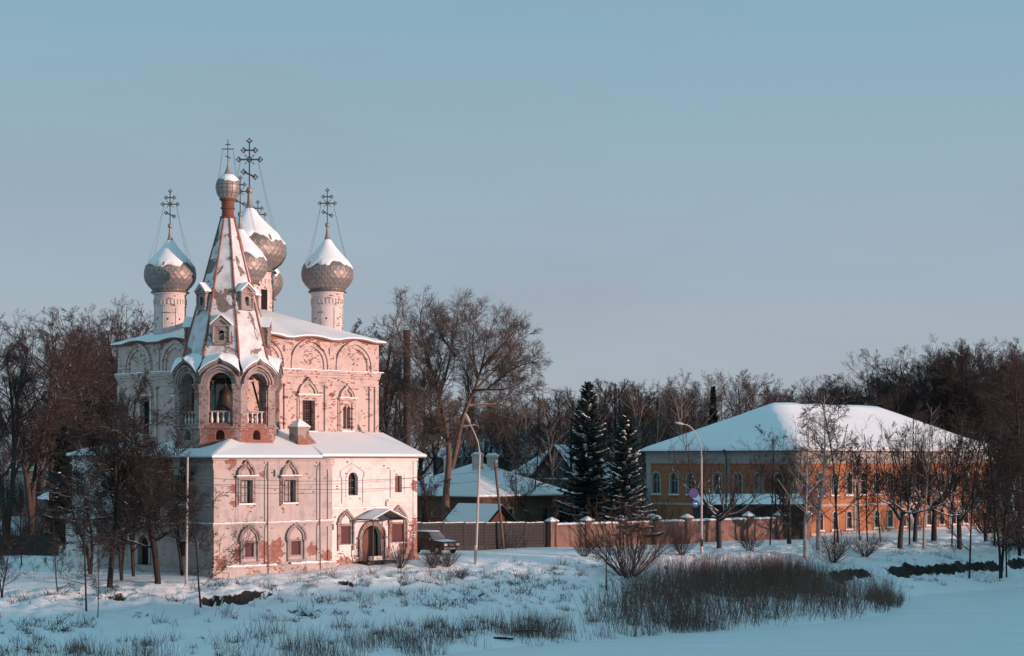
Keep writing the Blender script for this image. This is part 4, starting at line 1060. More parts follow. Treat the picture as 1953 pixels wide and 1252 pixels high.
# boiler-house chimney
bx, bz = xz(776, 630, 205)
st = empty('chimney_stack', (bx, 205, 3.5), 0, 'tall dark steel chimney pipe standing behind the poplar', 'chimney')
mb = MB(); H_ = bz-3.5
mb.lathe([(.50,-.5),(.48,H_*.4),(.44,H_*.41),(.42,H_*.7),(.39,H_-.3)], 18); mb.build('shaft', flat('sooty_brick', (.05,.034,.03), .85, 0, .35, 4), st)
for q in (.3,.48,.65,.82): mb = MB(); r_ = .50-.12*q; mb.lathe([(r_-.01,H_*q-.10),(r_+.05,H_*q-.06),(r_+.05,H_*q+.06),(r_-.01,H_*q+.10)], 18); mb.build('band', IRON, st)
mb = MB(); mb.lathe([(.40,H_-.32),(.46,H_-.25),(.46,H_),(.3,H_),(.3,H_-.8)], 18); mb.build('rim', IRON, st)

# ------------------------------------------------------------------ brick wall along the bank road
def build_wall():
    A, B = Vector((3.9, 173.2)), Vector((32.5, 195.5)); d = (B-A); Lw = d.length; ang = math.atan2(d.y, d.x)
    z0 = gz(A.x, A.y); z1 = gz(B.x, B.y); zb = min(z0, z1)
    Wl = empty('boundary_wall', (A.x, A.y, zb), ang, 'long rendered brick wall with snow capped pillars along the bank', 'wall')
    n = 8; pit = Lw/n; top = 5.75-zb
    pm = None; rng = random.Random(4)
    for k in range(n+1):
        mb = MB(); mb.box(-.42, .42, -.36, .36, -.5, top+.15); mb.box(-.52, .52, -.46, .46, top+.153, top+.28); mb.box(-.46,.46,-.4,.4,-.5,.25); p = mb.build('pillar', WALLP, Wl, (k*pit, 0, 0))
        mb = MB(); mb.frustum(0, 0, top+.283, top+.36, .54, .48, .52, .46); mb.frustum(0, 0, top+.361, top+.70+rng.uniform(-.05,.08), .52, .46, .06, .06); mb.build('snow_cap', SNOW, p)
        if k < n:
            mb = MB(); x0, x1 = k*pit+.424, (k+1)*pit-.424
            mb.box(x0, x1, -.18, .18, -.6, top-.2); mb.box(x0, x1, -.22, .22, -.6, .35); mb.box(x0, x1, -.26, .26, top-.197, top-.08)
            pn = mb.build('wall_panel', WALLP, Wl)
            s = snow_strip(0, x1-x0, 0, -.52, .16); s.v = [(x+x0, y+.27, z+top-.077) for x, y, z in s.v]; s.build('snow_cap', SNOW, pn)
build_wall()
# ------------------------------------------------------------------ concrete panel fence
def build_fence():
    A, B = Vector((-10.2, 160.2)), Vector((3.2, 173.0)); d = B-A; Lw = d.length; ang = math.atan2(d.y, d.x)
    zb = gz(B.x, B.y)
    Fn = empty('concrete_fence', (A.x, A.y, zb), ang, 'dark grey concrete panel fence with rows of raised studs behind the car', 'fence')
    n = 7; pit = Lw/n; h = 2.35
    mb = MB(); mb.box(.08, pit-.08, -.06, .06, -.3, h)
    mb.box(.08, pit-.08, -.10, -.062, 0, .16); mb.box(.08, pit-.08, -.10, -.062, h-.16, h); mb.box(.08,.2,-.10,-.062,.163,h-.163); mb.box(pit-.2,pit-.08,-.10,-.062,.163,h-.163)
    nx = 8
    for i in range(nx):
        for j in range(7):
            cx_, cz_ = .32+(pit-.64)*i/(nx-1), .34+(h-.68)*j/6
            mb.add([(cx_-.12,-.062,cz_),(cx_,-.062,cz_-.12),(cx_+.12,-.062,cz_),(cx_,-.062,cz_+.12),(cx_,-.14,cz_)], [(0,1,4),(1,2,4),(2,3,4),(3,0,4)])
    pm = mb.mesh('fence_panel', [CONC]); mp = MB(); mp.box(-.1, .1, -.12, .12, -.4, h+.06); pom = mp.mesh('post', [CONC])
    sm = snow_strip(.08, pit-.08, 0, -.14, .07); sm.v = [(x, y+.07, z+h+.003) for x, y, z in sm.v]; snm = sm.mesh('snow_cap', [SNOW])
    for k in range(n+1):
        link('post', pom, Fn, (k*pit, 0, (0 if k < 0 else (k-n)*-.06)))
        if k < n: p = link('fence_panel', pm, Fn, (k*pit, 0, (n-k)*.06)); link('snow_cap', snm, p)
build_fence()
# ------------------------------------------------------------------ board fence and gate at the far left
def build_board():
    A = Vector((-49.5, 158.5)); ang = R(-2); zb = gz(A.x+6, A.y)
    F_ = empty('board_fence', (A.x, A.y, zb), ang, 'dark upright board fence at the left behind the bare trees', 'fence')
    m1 = MB(); m1.box(0, .20, -.02, .02, -.3, 1.75); pl = m1.mesh('board', [WOOD_D]); m2 = MB(); m2.box(-.08, .08, .03, .19, -.4, 1.85); po = m2.mesh('post', [WOOD_D])
    rng = random.Random(3)
    for k in range(42): link('board', pl, F_, (k*.215, 0, rng.uniform(-.05,.05)))
    for k in range(5): link('post', po, F_, (k*2.2+.1, 0, 0))
    m3 = MB(); m3.box(0, 9, .022, .08, .4, .52); m3.box(0, 9, .022, .08, 1.35, 1.47); m3.build('rail', WOOD_D, F_)
    G_ = empty('gate_pillar', (A.x+11.2, A.y-.4, zb), 0, 'pale plastered gate pillar at the end of the dark board fence', 'pillar')
    m4 = MB(); m4.box(-.45,.45,-.4,.4,-.4,2.3); m4.box(-.52,.52,-.47,.47,2.303,2.42); m4.build('shaft', PALE, G_); m5 = MB(); m5.frustum(0,0,2.423,2.8,.54,.48,.1,.1); m5.build('snow_cap', SNOW, G_)
build_board()
# ------------------------------------------------------------------ lamp posts, poles, signs
def post(name, x, y, pts, r0, r1, label, cat, mat=STEELP, head=True, base=True):
    z = gz(x, y); P = empty(name, (x, y, z), 0, label, cat)
    mb = MB(); mb.tube(pts[:2], r0, 8, r1=r0*.82 if len(pts) > 2 else r1); mb.tube([pts[0], (pts[0][0], pts[0][1], 1.5)], r0*1.25, 8) if base else None
    mb.build('pole', mat, P)
    if len(pts) > 2:
        mb = MB(); mb.tube(pts[1:], r0*.6, 6, r1=r1); mb.build('arm', mat, P)
    if head:
        e, p = Vector(pts[-1]), Vector(pts[-2]); d = (e-p).normalized(); q = Vector((-d.y, d.x, 0)); q = q.normalized() if q.length > .01 else Vector((0,1,0)); up = d.cross(q)
        mb = MB(); sec = [(0,.09,.06),(.15,.17,.11),(.55,.2,.12),(.85,.12,.07),(.9,.03,.03)]; vs = []
        for t, a, b in sec:
            for i in range(8): w = 2*math.pi*i/8; vs.append(e+d*t+q*(a*math.cos(w))+up*(b*math.sin(w)))
        mb.add(vs, [(j*8+i, j*8+(i+1)%8, (j+1)*8+(i+1)%8, (j+1)*8+i) for j in range(4) for i in range(8)]+[tuple(range(7,-1,-1)), tuple(range(32,40))], 0, True); mb.build('lamp_head', STEELP, P)
    return P
def arm_pts(h, ax, ay, az, n=8):
    return [(0,0,-.3),(0,0,h)]+[(ax*(1-math.cos(t*math.pi/2)), ay*(1-math.cos(t*math.pi/2)), h+az*math.sin(t*math.pi/2)) for t in [i/n for i in range(1,n+1)]]
x1, y1, z1 = gp(1338, 1056); s_ = y1/FOC
lp_ = post('street_lamp', x1, y1, arm_pts((1056-875)*s_, -36*s_, -.6, 64*s_), .105, .045, 'pale street lamp with a curved arm before the ochre building', 'street lamp')
mb = MB(); mb.box(-.13,.13,-.16,.13,.6,1.3); mb.build('switch_box', IRON, lp_)
for k, (px, py, dia, lb, upper) in enumerate(((1323, 941, 17, 'round blue no-stopping sign with a red rim, upper of two on the street lamp', True), (1327, 961, 13, 'round blue sign with a white arrow, lower of two on the street lamp', False))):
    X, Z = xz(px, py, y1-.3); r_ = dia/2*s_*1.1
    sg = empty('road_sign', (X, y1-.3, Z), R(12), lb, 'road sign')
    blue, red, wht = flat('sign_blue%d' % k, (.035,.075,.24), .5, 0, .05), flat('sign_red%d' % k, (.20,.03,.06), .5, 0, .05), flat('sign_white%d' % k, (.65,.65,.68), .5, 0, .05)
    def disc(rr, y0, y1_, m, nm, par, inner=0):
        b = MB(); o = [(rr*math.cos(2*math.pi*i/28), rr*math.sin(2*math.pi*i/28)) for i in range(28)]
        if inner: b.ribbon(o, [(p[0]*inner, p[1]*inner) for p in o], y0, y1_, True)
        else: b.prism(o, y0, y1_)
        return b.build(nm, m, par)
    disc(r_, 0, .03, blue, 'plate', sg)
    if upper:
        disc(r_, -.012, -.002, red, 'rim', sg, .86)
        for a in (45, 135): b = MB(); c, s = math.cos(R(a)), math.sin(R(a)); w = r_*.06; L_ = r_*.78; b.prism([(-c*L_+s*w,-s*L_-c*w),(c*L_+s*w,s*L_-c*w),(c*L_-s*w,s*L_+c*w),(-c*L_-s*w,-s*L_+c*w)], -.010 if a == 45 else -.0085, -.002); b.build('stripe', red, sg)
    else:
        b = MB(); q = r_*.6; b.prism([(-q,-q*.22),(q*.1,-q*.22),(q*.1,-q*.6),(q,0),(q*.1,q*.6),(q*.1,q*.22),(-q,q*.22)], -.010, -.002); b.build('arrow', wht, sg)
    b = MB(); b.tube([(0,.05,.0),(x1-X,.3,.0)], .03, 5); b.build('bracket', IRON, sg)
x2, y2, z2 = gp(907, 1076); s_ = y2/FOC
post('street_lamp', x2, y2, [(0,0,-.3),(8*s_,0,(1076-868)*s_),(5*s_,0,(1076-845)*s_),(-3*s_,-.2,(1076-825)*s_),(-11*s_,-.4,(1076-808)*s_)], .10, .04, 'leaning pale street lamp between the church and the grey fence', 'street lamp')
x3, y3, z3 = gp(961, 1047.5); s_ = y3/FOC
tp = post('utility_pole', x3, y3, [(0,0,-.3),(-17*s_,0,(1048-884)*s_)], .15, .11, 'old wooden pole leaning to the left by the grey fence', 'utility pole', BARK_P, False, False)
mb = MB(); mb.tube([(-.85,-.02,7.6),(-.65,-.2,7.75)], .04, 5); mb.tube([(-1.3,0,7.55),(-.4,0,7.6)], .05, 5); mb.build('crossarm', BARK_P, tp)
x4, y4, z4 = gp(982, 1047.5)
ps = empty('fence_prop', (x4, y4, z4), 0, 'long pale stick propped against the grey fence', 'stick')
mb = MB(); mb.tube([(0,0,0),(1.1,.4,1.45),(2.2,1.0,2.75)], .045, 5, r1=.02); mb.build('stick', BARK_P, ps)
x5, y5, z5 = gp(355, 1116); s_ = y5/FOC
post('utility_pole', x5, y5, [(0,0,-.3),(.1,0,(1116-872)*s_)], .10, .08, 'thin pale pole before the shaded left side of the church', 'utility pole', flat('white_pole', (.40,.36,.34), .7), False, False)
def cable(name, a, b, sag, label):
    P = [Vector(a).lerp(Vector(b), i/16) - Vector((0,0,sag*4*(i/16)*(1-i/16))) for i in range(17)]
    mb = MB(); mb.tube(P, .016, 4); tag(mb.build(name, IRON), label, 'cable')
top4 = (x5, y5-.1, z5+7.6); top2 = (x2+6*s_, y2, z2+7.4)
cable('power_cable', top4, top2, .5, 'upper of two thin power cables strung past the church front')
cable('power_cable', (top4[0], top4[1], top4[2]-.45), (top2[0], top2[1], top2[2]-.75), .55, 'lower of two thin power cables strung past the church front')
cable('power_cable', (x3-.85, y3, z3+7.6), (x1, y1, z1+8.2), 1.0, 'power cable running from the wooden pole to the curved street lamp')

# ------------------------------------------------------------------ parked car
def build_car():
    x, y = xz(829, 1060, 150.5)[0], 150.5; z = gz(x, y)
    C_ = empty('parked_car', (x, y, z), R(-48), 'dark four-wheel-drive car parked nose out beside the church', 'car')   # local +x is its nose
    body_m = flat('car_paint', (.016,.010,.010), .3, .2, .15, 2, .6); glass = GLASS_D; rub = flat('tyre_rubber', (.015,.015,.016), .9)
    prof = [(-2.25,.45),(-2.3,.75),(-2.24,1.15),(-2.15,1.22),(.55,1.2),(1.1,1.12),(1.95,1.05),(2.22,.98),(2.28,.7),(2.25,.42),(1.85,.36)]
    def arch_(cx): return [(cx+.43*math.cos(R(a)), .36+.43*math.sin(R(a))) for a in range(0, 181, 30)]
    outl = prof[:-1] + [(1.9,.36)] + arch_(1.38)[0:] + [(.9,.32),(-.95,.32)] + arch_(-1.38) + [(-1.9,.36)]
    mb = MB(); mb.prism(outl[::-1], -.88, .88); mb.box(-2.1, 2.15, -.90, -.875, .62, .72); mb.box(-2.1, 2.15, .875, .90, .62, .72); mb.build('body', body_m, C_)
    cab = [(-2.12,1.2),(-1.95,1.78),(-1.6,1.85),(-.05,1.83),(.62,1.2)]
    mb = MB(); n = len(cab)
    A = [(p[0], -.86 if p[1] < 1.3 else -.72, p[1]) for p in cab]; B = [(p[0], -a, p[1]) for p, (_, a, _) in zip(cab, A)]
    mb.add(A+B, [tuple(range(n-1,-1,-1)), tuple(range(n, 2*n))]+[(i, (i+1)%n, n+(i+1)%n, n+i) for i in range(n)]); cb_ = mb.build('cabin', body_m, C_)
    for s in (-1, 1):
        for x0, x1_, k0, k1 in ((-1.98,-1.2,.08,0),(-1.1,-.45,0,0),(-.36,.4,0,.42)):
            mb = MB(); y0, y1_ = s*.845, s*.745
            mb.add([(x0,y0+s*.02,1.26),(x1_,y0+s*.02,1.26),(x1_-k1,y1_+s*.012,1.74),(x0+k0,y1_+s*.012,1.74),(x0,y0-s*.02,1.26),(x1_,y0-s*.02,1.26),(x1_-k1,y1_-s*.03,1.74),(x0+k0,y1_-s*.03,1.74)], [(0,1,2,3),(7,6,5,4),(0,4,5,1),(1,5,6,2),(2,6,7,3),(3,7,4,0)]); mb.build('side_window', glass, C_)
    mb = MB(); mb.add([(.64,-.76,1.24),(.64,.76,1.24),(.03,.66,1.79),(.03,-.66,1.79),(.56,-.76,1.24),(.56,.76,1.24),(-.05,.66,1.78),(-.05,-.66,1.78)], [(0,1,2,3),(7,6,5,4),(0,4,5,1),(1,5,6,2),(2,6,7,3),(3,7,4,0)]); mb.build('windscreen', glass, C_)
    for cx_ in (1.38, -1.38):
        for s in (-1, 1):
            mb = MB(); o = [(cx_+.36*math.cos(2*math.pi*i/20), .36+.36*math.sin(2*math.pi*i/20)) for i in range(20)]
            mb.prism(o, s*.9-.11 if s > 0 else -.90, s*.9+.0 if s > 0 else -.68); w = mb.build('wheel', rub, C_)
            mb = MB(); o = [(cx_+.22*math.cos(2*math.pi*i/16), .36+.22*math.sin(2*math.pi*i/16)) for i in range(16)]; yy = s*.905; mb.prism(o, min(yy, yy-s*.03)-.004, max(yy, yy-s*.03)+.004); mb.build('rim', STEELP, w)
    for s in (-1, 1):
        mb = MB(); mb.box(2.2, 2.295, s*.66-.17, s*.66+.17, .74, .92); mb.build('headlight', flat('lamp_glass', (.55,.54,.52), .15, 0, .05, 3, .8) if s < 0 else bpy.data.materials['lamp_glass'], C_)
        mb = MB(); mb.box(.35, .55, s*.88+(0 if s > 0 else -.2), s*.88+(.2 if s > 0 else 0), 1.18, 1.36); mb.build('mirror', body_m, C_)
    mb = MB(); mb.box(2.25, 2.285, -.44, .44, .72, .92); g = mb.build('grille', IRON, C_)
    mb = MB(); mb.box(2.2, 2.36, -.9, .9, .42, .62); mb.build('bumper', IRON, C_)
    mb = MB(); mb.box(2.362, 2.372, -.26, .26, .46, .575); mb.build('number_plate', PALE, C_)
    mb = MB(); mb.add([(-1.9,-.68,1.86),(-.1,-.68,1.84),(-.1,.68,1.84),(-1.9,.68,1.86),(-1.8,-.6,1.93),(-.2,-.6,1.92),(-.2,.6,1.92),(-1.8,.6,1.93)], [(4,5,6,7),(0,1,5,4),(1,2,6,5),(2,3,7,6),(3,0,4,7)], 0, True)
    mb.add([(.75,-.8,1.18),(1.9,-.8,1.08),(1.9,.8,1.08),(.75,.8,1.18),(.85,-.7,1.22),(1.8,-.7,1.12),(1.8,.7,1.12),(.85,.7,1.22)], [(4,5,6,7),(0,1,5,4),(1,2,6,5),(2,3,7,6),(3,0,4,7)], 0, True); mb.build('snow_cover', SNOW, C_)
build_car()
# driftwood on the shore
for (px, py, ln, r_, rz, lb, m) in ((1008,1207,1.6,.085,R(4),'pale cut log lying in the reeds at the river edge',BARK_P), (960,1221,1.3,.10,R(-18),'dark broken log half sunk in the snow by the reeds',BARK)):
    x, y, z = gp(px, py); lg = empty('log', (x, y, z+.1), rz, lb, 'log')
    mb = MB(); mb.tube([(-ln/2,0,0),(-ln*.1,.03,.03),(ln*.2,-.02,.02),(ln/2,.02,-.02)], r_, 9, r1=r_*.8); b = mb.build('trunk', m, lg)
    mb = MB(); mb.tube([(ln*.1,0,.02),(ln*.2,-.25,.16)], r_*.35, 5, r1=.01); mb.build('stub', m, b)
    s = snow_strip(-ln*.45, ln*.42, r_*.7, -r_*1.1, .05); s.v = [(x_, y_+r_*.6, z_) for x_, y_, z_ in s.v]; s.build('snow_cap', SNOW, b)
# ------------------------------------------------------------------ bare trees, grown level by level with numpy
def unit(a): return a/np.maximum(np.linalg.norm(a, axis=-1, keepdims=True), 1e-9)
def polyline(rng, P0, D, Ln, K, wander, up, droop=0.0):
    n = len(P0); out = np.zeros((n, K, 3)); out[:,0] = P0; d = D.copy()
    for k in range(1, K):
        d = unit(d + rng.normal(0, wander, (n,3)) + np.array([0,0,up]) - np.array([0,0,droop])*(k/K))
        out[:,k] = out[:,k-1] + d*(Ln/(K-1))[:,None]
    return out
def sample(P, t):
    """P (n,K,3), t (n,m) -> points and tangents (n,m,3)"""
    n, K, _ = P.shape; f = np.clip(t*(K-1), 0, K-1-1e-6); i = f.astype(int); fr = (f-i)[...,None]
    a = np.take_along_axis(P, np.repeat(i[...,None], 3, 2), 1); b = np.take_along_axis(P, np.repeat(i[...,None]+1, 3, 2), 1)
    return a*(1-fr)+b*fr, unit(b-a)
def children(rng, P, Rd, Ln, n, t0, t1, ang, asd, lr, K, rr, wander, up, droop=0.0, shape=None, rmin=.006, tp=1.0):
    N = len(P); t = t0+(t1-t0)*((np.arange(n)[None,:]+rng.random((N,n)))/n)**tp
    p, tg = sample(P, t); p = p.reshape(-1,3); tg = tg.reshape(-1,3); tt = t.reshape(-1)
    rp = np.repeat(np.linalg.norm(Rd[:, :1], axis=1), n); r_at = rp*(1-tt*.75)
    rv = unit(rng.normal(0,1,(len(p),3))); side = unit(rv-(rv*tg).sum(1,keepdims=True)*tg)
    a = np.radians(rng.normal(ang, asd, len(p)))[:,None]
    d = unit(tg*np.cos(a)+side*np.sin(a))
    L = np.repeat(Ln, n)*lr[0]+np.repeat(Ln, n)*(lr[1]-lr[0])*rng.random(len(p))
    L = L*(shape(tt) if shape is not None else (1.05-.55*tt))
    r0 = np.maximum(r_at*rr, rmin)
    Pn = polyline(rng, p, d, L, K, wander, up, droop)
    return Pn, np.linspace(1, .3, K)[None,:]*r0[:,None], L
def tubes(levels, sides):
    """-> V, F (quads) of all the branches"""
    VV, FF, off = [], [], 0
    for (P, Rd), S in zip(levels, sides):
        n, K, _ = P.shape
        T = np.empty_like(P); T[:,1:-1] = P[:,2:]-P[:,:-2]; T[:,0] = P[:,1]-P[:,0]; T[:,-1] = P[:,-1]-P[:,-2]; T = unit(T)
        ch = unit(P[:,-1]-P[:,0]); ref = np.where((np.abs(ch[:,2]) < .8)[:,None], np.array([0,0,1.0]), np.array([1.0,0.1,0]))[:,None,:]
        A = unit(np.cross(T, np.broadcast_to(ref, T.shape))); B = np.cross(T, A)
        w = 2*np.pi*np.arange(S)/S
        V = P[:,:,None,:]+Rd[:,:,None,None]*(A[:,:,None,:]*np.cos(w)[None,None,:,None]+B[:,:,None,:]*np.sin(w)[None,None,:,None])
        idx = np.arange(n*K*S).reshape(n,K,S)+off
        F = np.stack([idx[:,:-1,:], np.roll(idx,-1,2)[:,:-1,:], np.roll(idx,-1,2)[:,1:,:], idx[:,1:,:]], -1).reshape(-1,4)
        VV.append(V.reshape(-1,3)); FF.append(F); off += n*K*S
    return np.concatenate(VV), np.concatenate(FF)
def to_meshes(name, levels, sides, cut, mt, mc):
    V, F = tubes(levels[:cut], sides[:cut]); a = np_mesh('trunk', V, F, [mt], smooth=True)
    V, F = tubes(levels[cut:], sides[cut:]); b = np_mesh('crown', V, F, [mc], smooth=True)
    return a, b
def spine(pts, K, r0, r1):
    """smooth a hand-laid stem to K points"""
    pts = np.array(pts, float); s = np.concatenate([[0], np.cumsum(np.linalg.norm(np.diff(pts, axis=0), axis=1))]); t = np.linspace(0, s[-1], K)
    P = np.stack([np.interp(t, s, pts[:,k]) for k in range(3)], -1)
    for _ in range(2): P[1:-1] = P[1:-1]*.5+(P[:-2]+P[2:])*.25
    return P, np.linspace(r0, r1, K), s[-1]
def pack(sp): return np.stack([s[0] for s in sp]), np.stack([s[1] for s in sp]), np.array([s[2] for s in sp])

def tree_broad(seed, H=24.0, mt=None, mc=None, spread=1.0, clear=.28, forks=2, dens=1.0):
    """tall park tree: forked stem, rising limbs, rounded twiggy crown"""
    rng = np.random.default_rng(seed); st = []
    for f in range(forks):
        a = rng.random()*6.28+f*6.28/forks; lean = (.05+.09*rng.random())*spread*(1 if forks > 1 else .3)
        pts = [(0,0,-.4),(0,0,H*.12),(math.cos(a)*H*lean*.25,math.sin(a)*H*lean*.25,H*.3),(math.cos(a)*H*lean,math.sin(a)*H*lean,H*.58),(math.cos(a+.5)*H*lean*1.5,math.sin(a+.5)*H*lean*1.5,H*(.86+.08*rng.random()))]
        st.append(spine([np.array(p)+rng.normal(0,.012*H,3)*(i > 1) for i, p in enumerate(pts)], 12, H*.0155, H*.0035))
    P0, R0, L0 = pack(st); lv = [(P0, R0)]
    P1, R1, L1_ = children(rng, P0, R0, L0, int(14*dens), clear, .97, 46, 10, (.24*spread,.38*spread), 8, .55, .10, .055, shape=lambda t: .5+1.0*np.sin(np.clip((t-.1)*1.2,0,1)*np.pi)**.8)
    P2, R2, L2 = children(rng, P1, R1, L1_, int(10*dens), .2, 1.0, 46, 14, (.28,.5), 6, .5, .12, .05)
    P3, R3, L3 = children(rng, P2, R2, L2, 9, .15, 1.0, 42, 14, (.32,.6), 3, .5, .14, .05, rmin=.014)
    P4, R4, L4 = children(rng, P3, R3, L3, 7, .2, 1.0, 38, 14, (.5,.95), 2, .6, .12, .04, rmin=.012)
    lv += [(P1,R1),(P2,R2),(P3,R3),(P4,R4)]
    return to_meshes('broad', lv, (8,6,4,3,3), 3, mt or BARK_B, mc or TWIG_R)
def tree_birch(seed, H=18.0, mt=None, mc=None, dens=1.0):
    rng = np.random.default_rng(seed)
    st = [spine([(0,0,-.4),(0,0,H*.2),(rng.normal(0,.02*H),rng.normal(0,.02*H),H*.55),(rng.normal(0,.04*H),rng.normal(0,.04*H),H)], 14, H*.0095, H*.0012)]
    P0, R0, L0 = pack(st)
    P1, R1, L1_ = children(rng, P0, R0, L0, int(34*dens), .24, .98, 42, 10, (.20,.32), 7, .5, .07, .10, .10, shape=lambda t: 1.25-.95*t)
    P2, R2, L2 = children(rng, P1, R1, L1_, 10, .2, 1.0, 42, 14, (.25,.5), 5, .5, .10, .0, .22, rmin=.012)
    P3, R3, L3 = children(rng, P2, R2, L2, 7, .15, 1.0, 38, 14, (.4,.8), 4, .6, .10, -.05, .38, rmin=.009)
    return to_meshes('birch', [(P0,R0),(P1,R1),(P2,R2),(P3,R3)], (8,5,3,3), 2, mt or BARK_W, mc or TWIG_R)
def tree_pollard(seed, H=11.0, th=3.6, mt=None, mc=None):
    """old cut-back lime: stout trunk, snowy crooked limbs held out low, tall leaders rising from them"""
    rng = np.random.default_rng(seed); l2 = rng.normal(0,.14,2)
    st = [spine([(0,0,-.4),(l2[0]*.4,l2[1]*.4,th*.4),(l2[0]*1.5,l2[1],th*.75),(l2[0]*2,l2[1]*2,th)], 8, .25, .19)]
    P0, R0, L0 = pack(st)
    P1, R1, L1_ = children(rng, P0, R0, L0, 6, .72, 1.0, 60, 14, (.6,1.05), 9, 1.75, .2, .14, shape=lambda t: 1+0*t)
    P2, R2, L2 = children(rng, P1, R1, L1_, 4, .2, 1.0, 48, 14, (1.1,2.4), 9, .75, .10, .30, rmin=.03, shape=lambda t: 1+0*t)
    P3, R3, L3 = children(rng, P2, R2, L2, 11, .12, .97, 44, 13, (.25,.5), 5, .45, .11, .07, rmin=.017)
    P4, R4, L4 = children(rng, P3, R3, L3, 8, .12, .97, 40, 12, (.3,.65), 3, .55, .1, .04, rmin=.011)
    return to_meshes('pollard', [(P0,R0),(P1,R1),(P2,R2),(P3,R3),(P4,R4)], (8,6,4,3,3), 3, mt or BARK_S, mc or TWIG)
def tree_twisted(seed, H=9.0, stems=2, mt=None, mc=None, th=.25, dens=1.0, r=.0145):
    """dark waterside tree with crooked spreading boughs"""
    rng = np.random.default_rng(seed); st = []
    for f in range(stems):
        a = rng.random()*6.28; pts = [np.array((0,0,-.4)), np.array((.03*H*math.cos(a),.03*H*math.sin(a),H*th))]
        q_ = .35 if stems > 1 else .10; d = np.array((q_*math.cos(a),q_*math.sin(a),1.0)); p = pts[-1]
        for k in range(5): d = d+rng.normal(0,.22 if stems > 1 else .13,3); d[2] = abs(d[2])+.15; p = p+d/np.linalg.norm(d)*H*.16; pts.append(p)
        st.append(spine(pts, 12, H*r, H*.004))
    P0, R0, L0 = pack(st)
    P1, R1, L1_ = children(rng, P0, R0, L0, int(12*dens), .2, .98, 54, 14, (.32,.55), 9, .5, .16, .05)
    P2, R2, L2 = children(rng, P1, R1, L1_, int(10*dens), .12, 1.0, 46, 14, (.32,.58), 7, .5, .16, .05, rmin=.014)
    P3, R3, L3 = children(rng, P2, R2, L2, int(10*dens), .12, 1.0, 42, 14, (.38,.7), 3, .5, .14, .06, rmin=.010)
    P4, R4, L4 = children(rng, P3, R3, L3, 6, .15, 1.0, 36, 12, (.4,.75), 2, .6, .12, .05, rmin=.008)
    return to_meshes('twisted', [(P0,R0),(P1,R1),(P2,R2),(P3,R3),(P4,R4)], (8,6,4,3,3), 3, mt or BARK, mc or TWIG_D)
def shrub(seed, H=4.0, stems=40, spread=.42, mt=None, mc=None, low=.1):
    rng = np.random.default_rng(seed); a = rng.random(stems)*6.28; e = np.arccos(1-rng.random(stems)*spread)
    D = np.stack([np.sin(e)*np.cos(a), np.sin(e)*np.sin(a), np.cos(e)], -1); B = D*np.array([.35,.35,0])*rng.random((stems,1))+np.array([0,0,-.25])
    L0 = H*(.65+.45*rng.random(stems)); P0 = polyline(rng, B, D, L0, 8, .07, .06); R0 = np.linspace(1,.2,8)[None,:]*(H*.0065*(.6+.8*rng.random(stems)))[:,None]
    P1, R1, L1_ = children(rng, P0, R0, L0, 9, .15, .97, 30, 10, (.28,.5), 5, .55, .09, .10, rmin=.010)
    P2, R2, L2 = children(rng, P1, R1, L1_, 6, .15, 1.0, 30, 10, (.3,.6), 3, .6, .08, .06, rmin=.007)
    return to_meshes('shrub', [(P0,R0),(P1,R1),(P2,R2)], (6,3,3), 1, mt or BARK, mc or TWIG)

def plant(protos, i, x, y, h, rz, name, label, cat, group=None, z=None, sx=1.0, th=None):
    """a tree or shrub standing on the ground: Empty at its foot > trunk, crown (mesh data shared)"""
    a, b, H0 = protos[i % len(protos)]
    o = empty(name, (x, y, gz(x, y) if z is None else z), rz, label, cat, group)
    s = h/H0; o.scale = (s*sx, s*sx, s)
    link('trunk', a, o); link('crown', b, o)
    return o
def protos(fn, seeds, H, **k):
    out = []
    for s in seeds:
        a, b = fn(s, H, **k)
        n = len(b.vertices); co = np.empty(n*3, np.float32); b.vertices.foreach_get('co', co)
        out.append((a, b, float(np.percentile(co[2::3], 99.7))))
    return out
BROAD = protos(tree_broad, (1,2,3), 24.0)
BROAD1 = protos(tree_broad, (11,12), 24.0, forks=1, spread=.8, mt=BARK, mc=TWIG)
BIRCH = protos(tree_birch, (21,22,23), 18.0)
POLL = protos(tree_pollard, (31,32,33), 11.0)
TWIST = protos(tree_twisted, (41,42,43), 9.0)
YOUNG = protos(tree_twisted, (51,52,53), 6.0, stems=1, th=.3, dens=.72, r=.009)
SHRUB = protos(shrub, (61,62), 4.0)
rnd = random.Random(77)
def px_plant(protos_, i, px, Y, top, rz, *a, **k):
    """place by photo column, distance and crown-top row"""
    x, ztop = xz(px, top, Y); z = gz(x, Y)
    return plant(protos_, i, x, Y, ztop-z, rz, *a, **k)

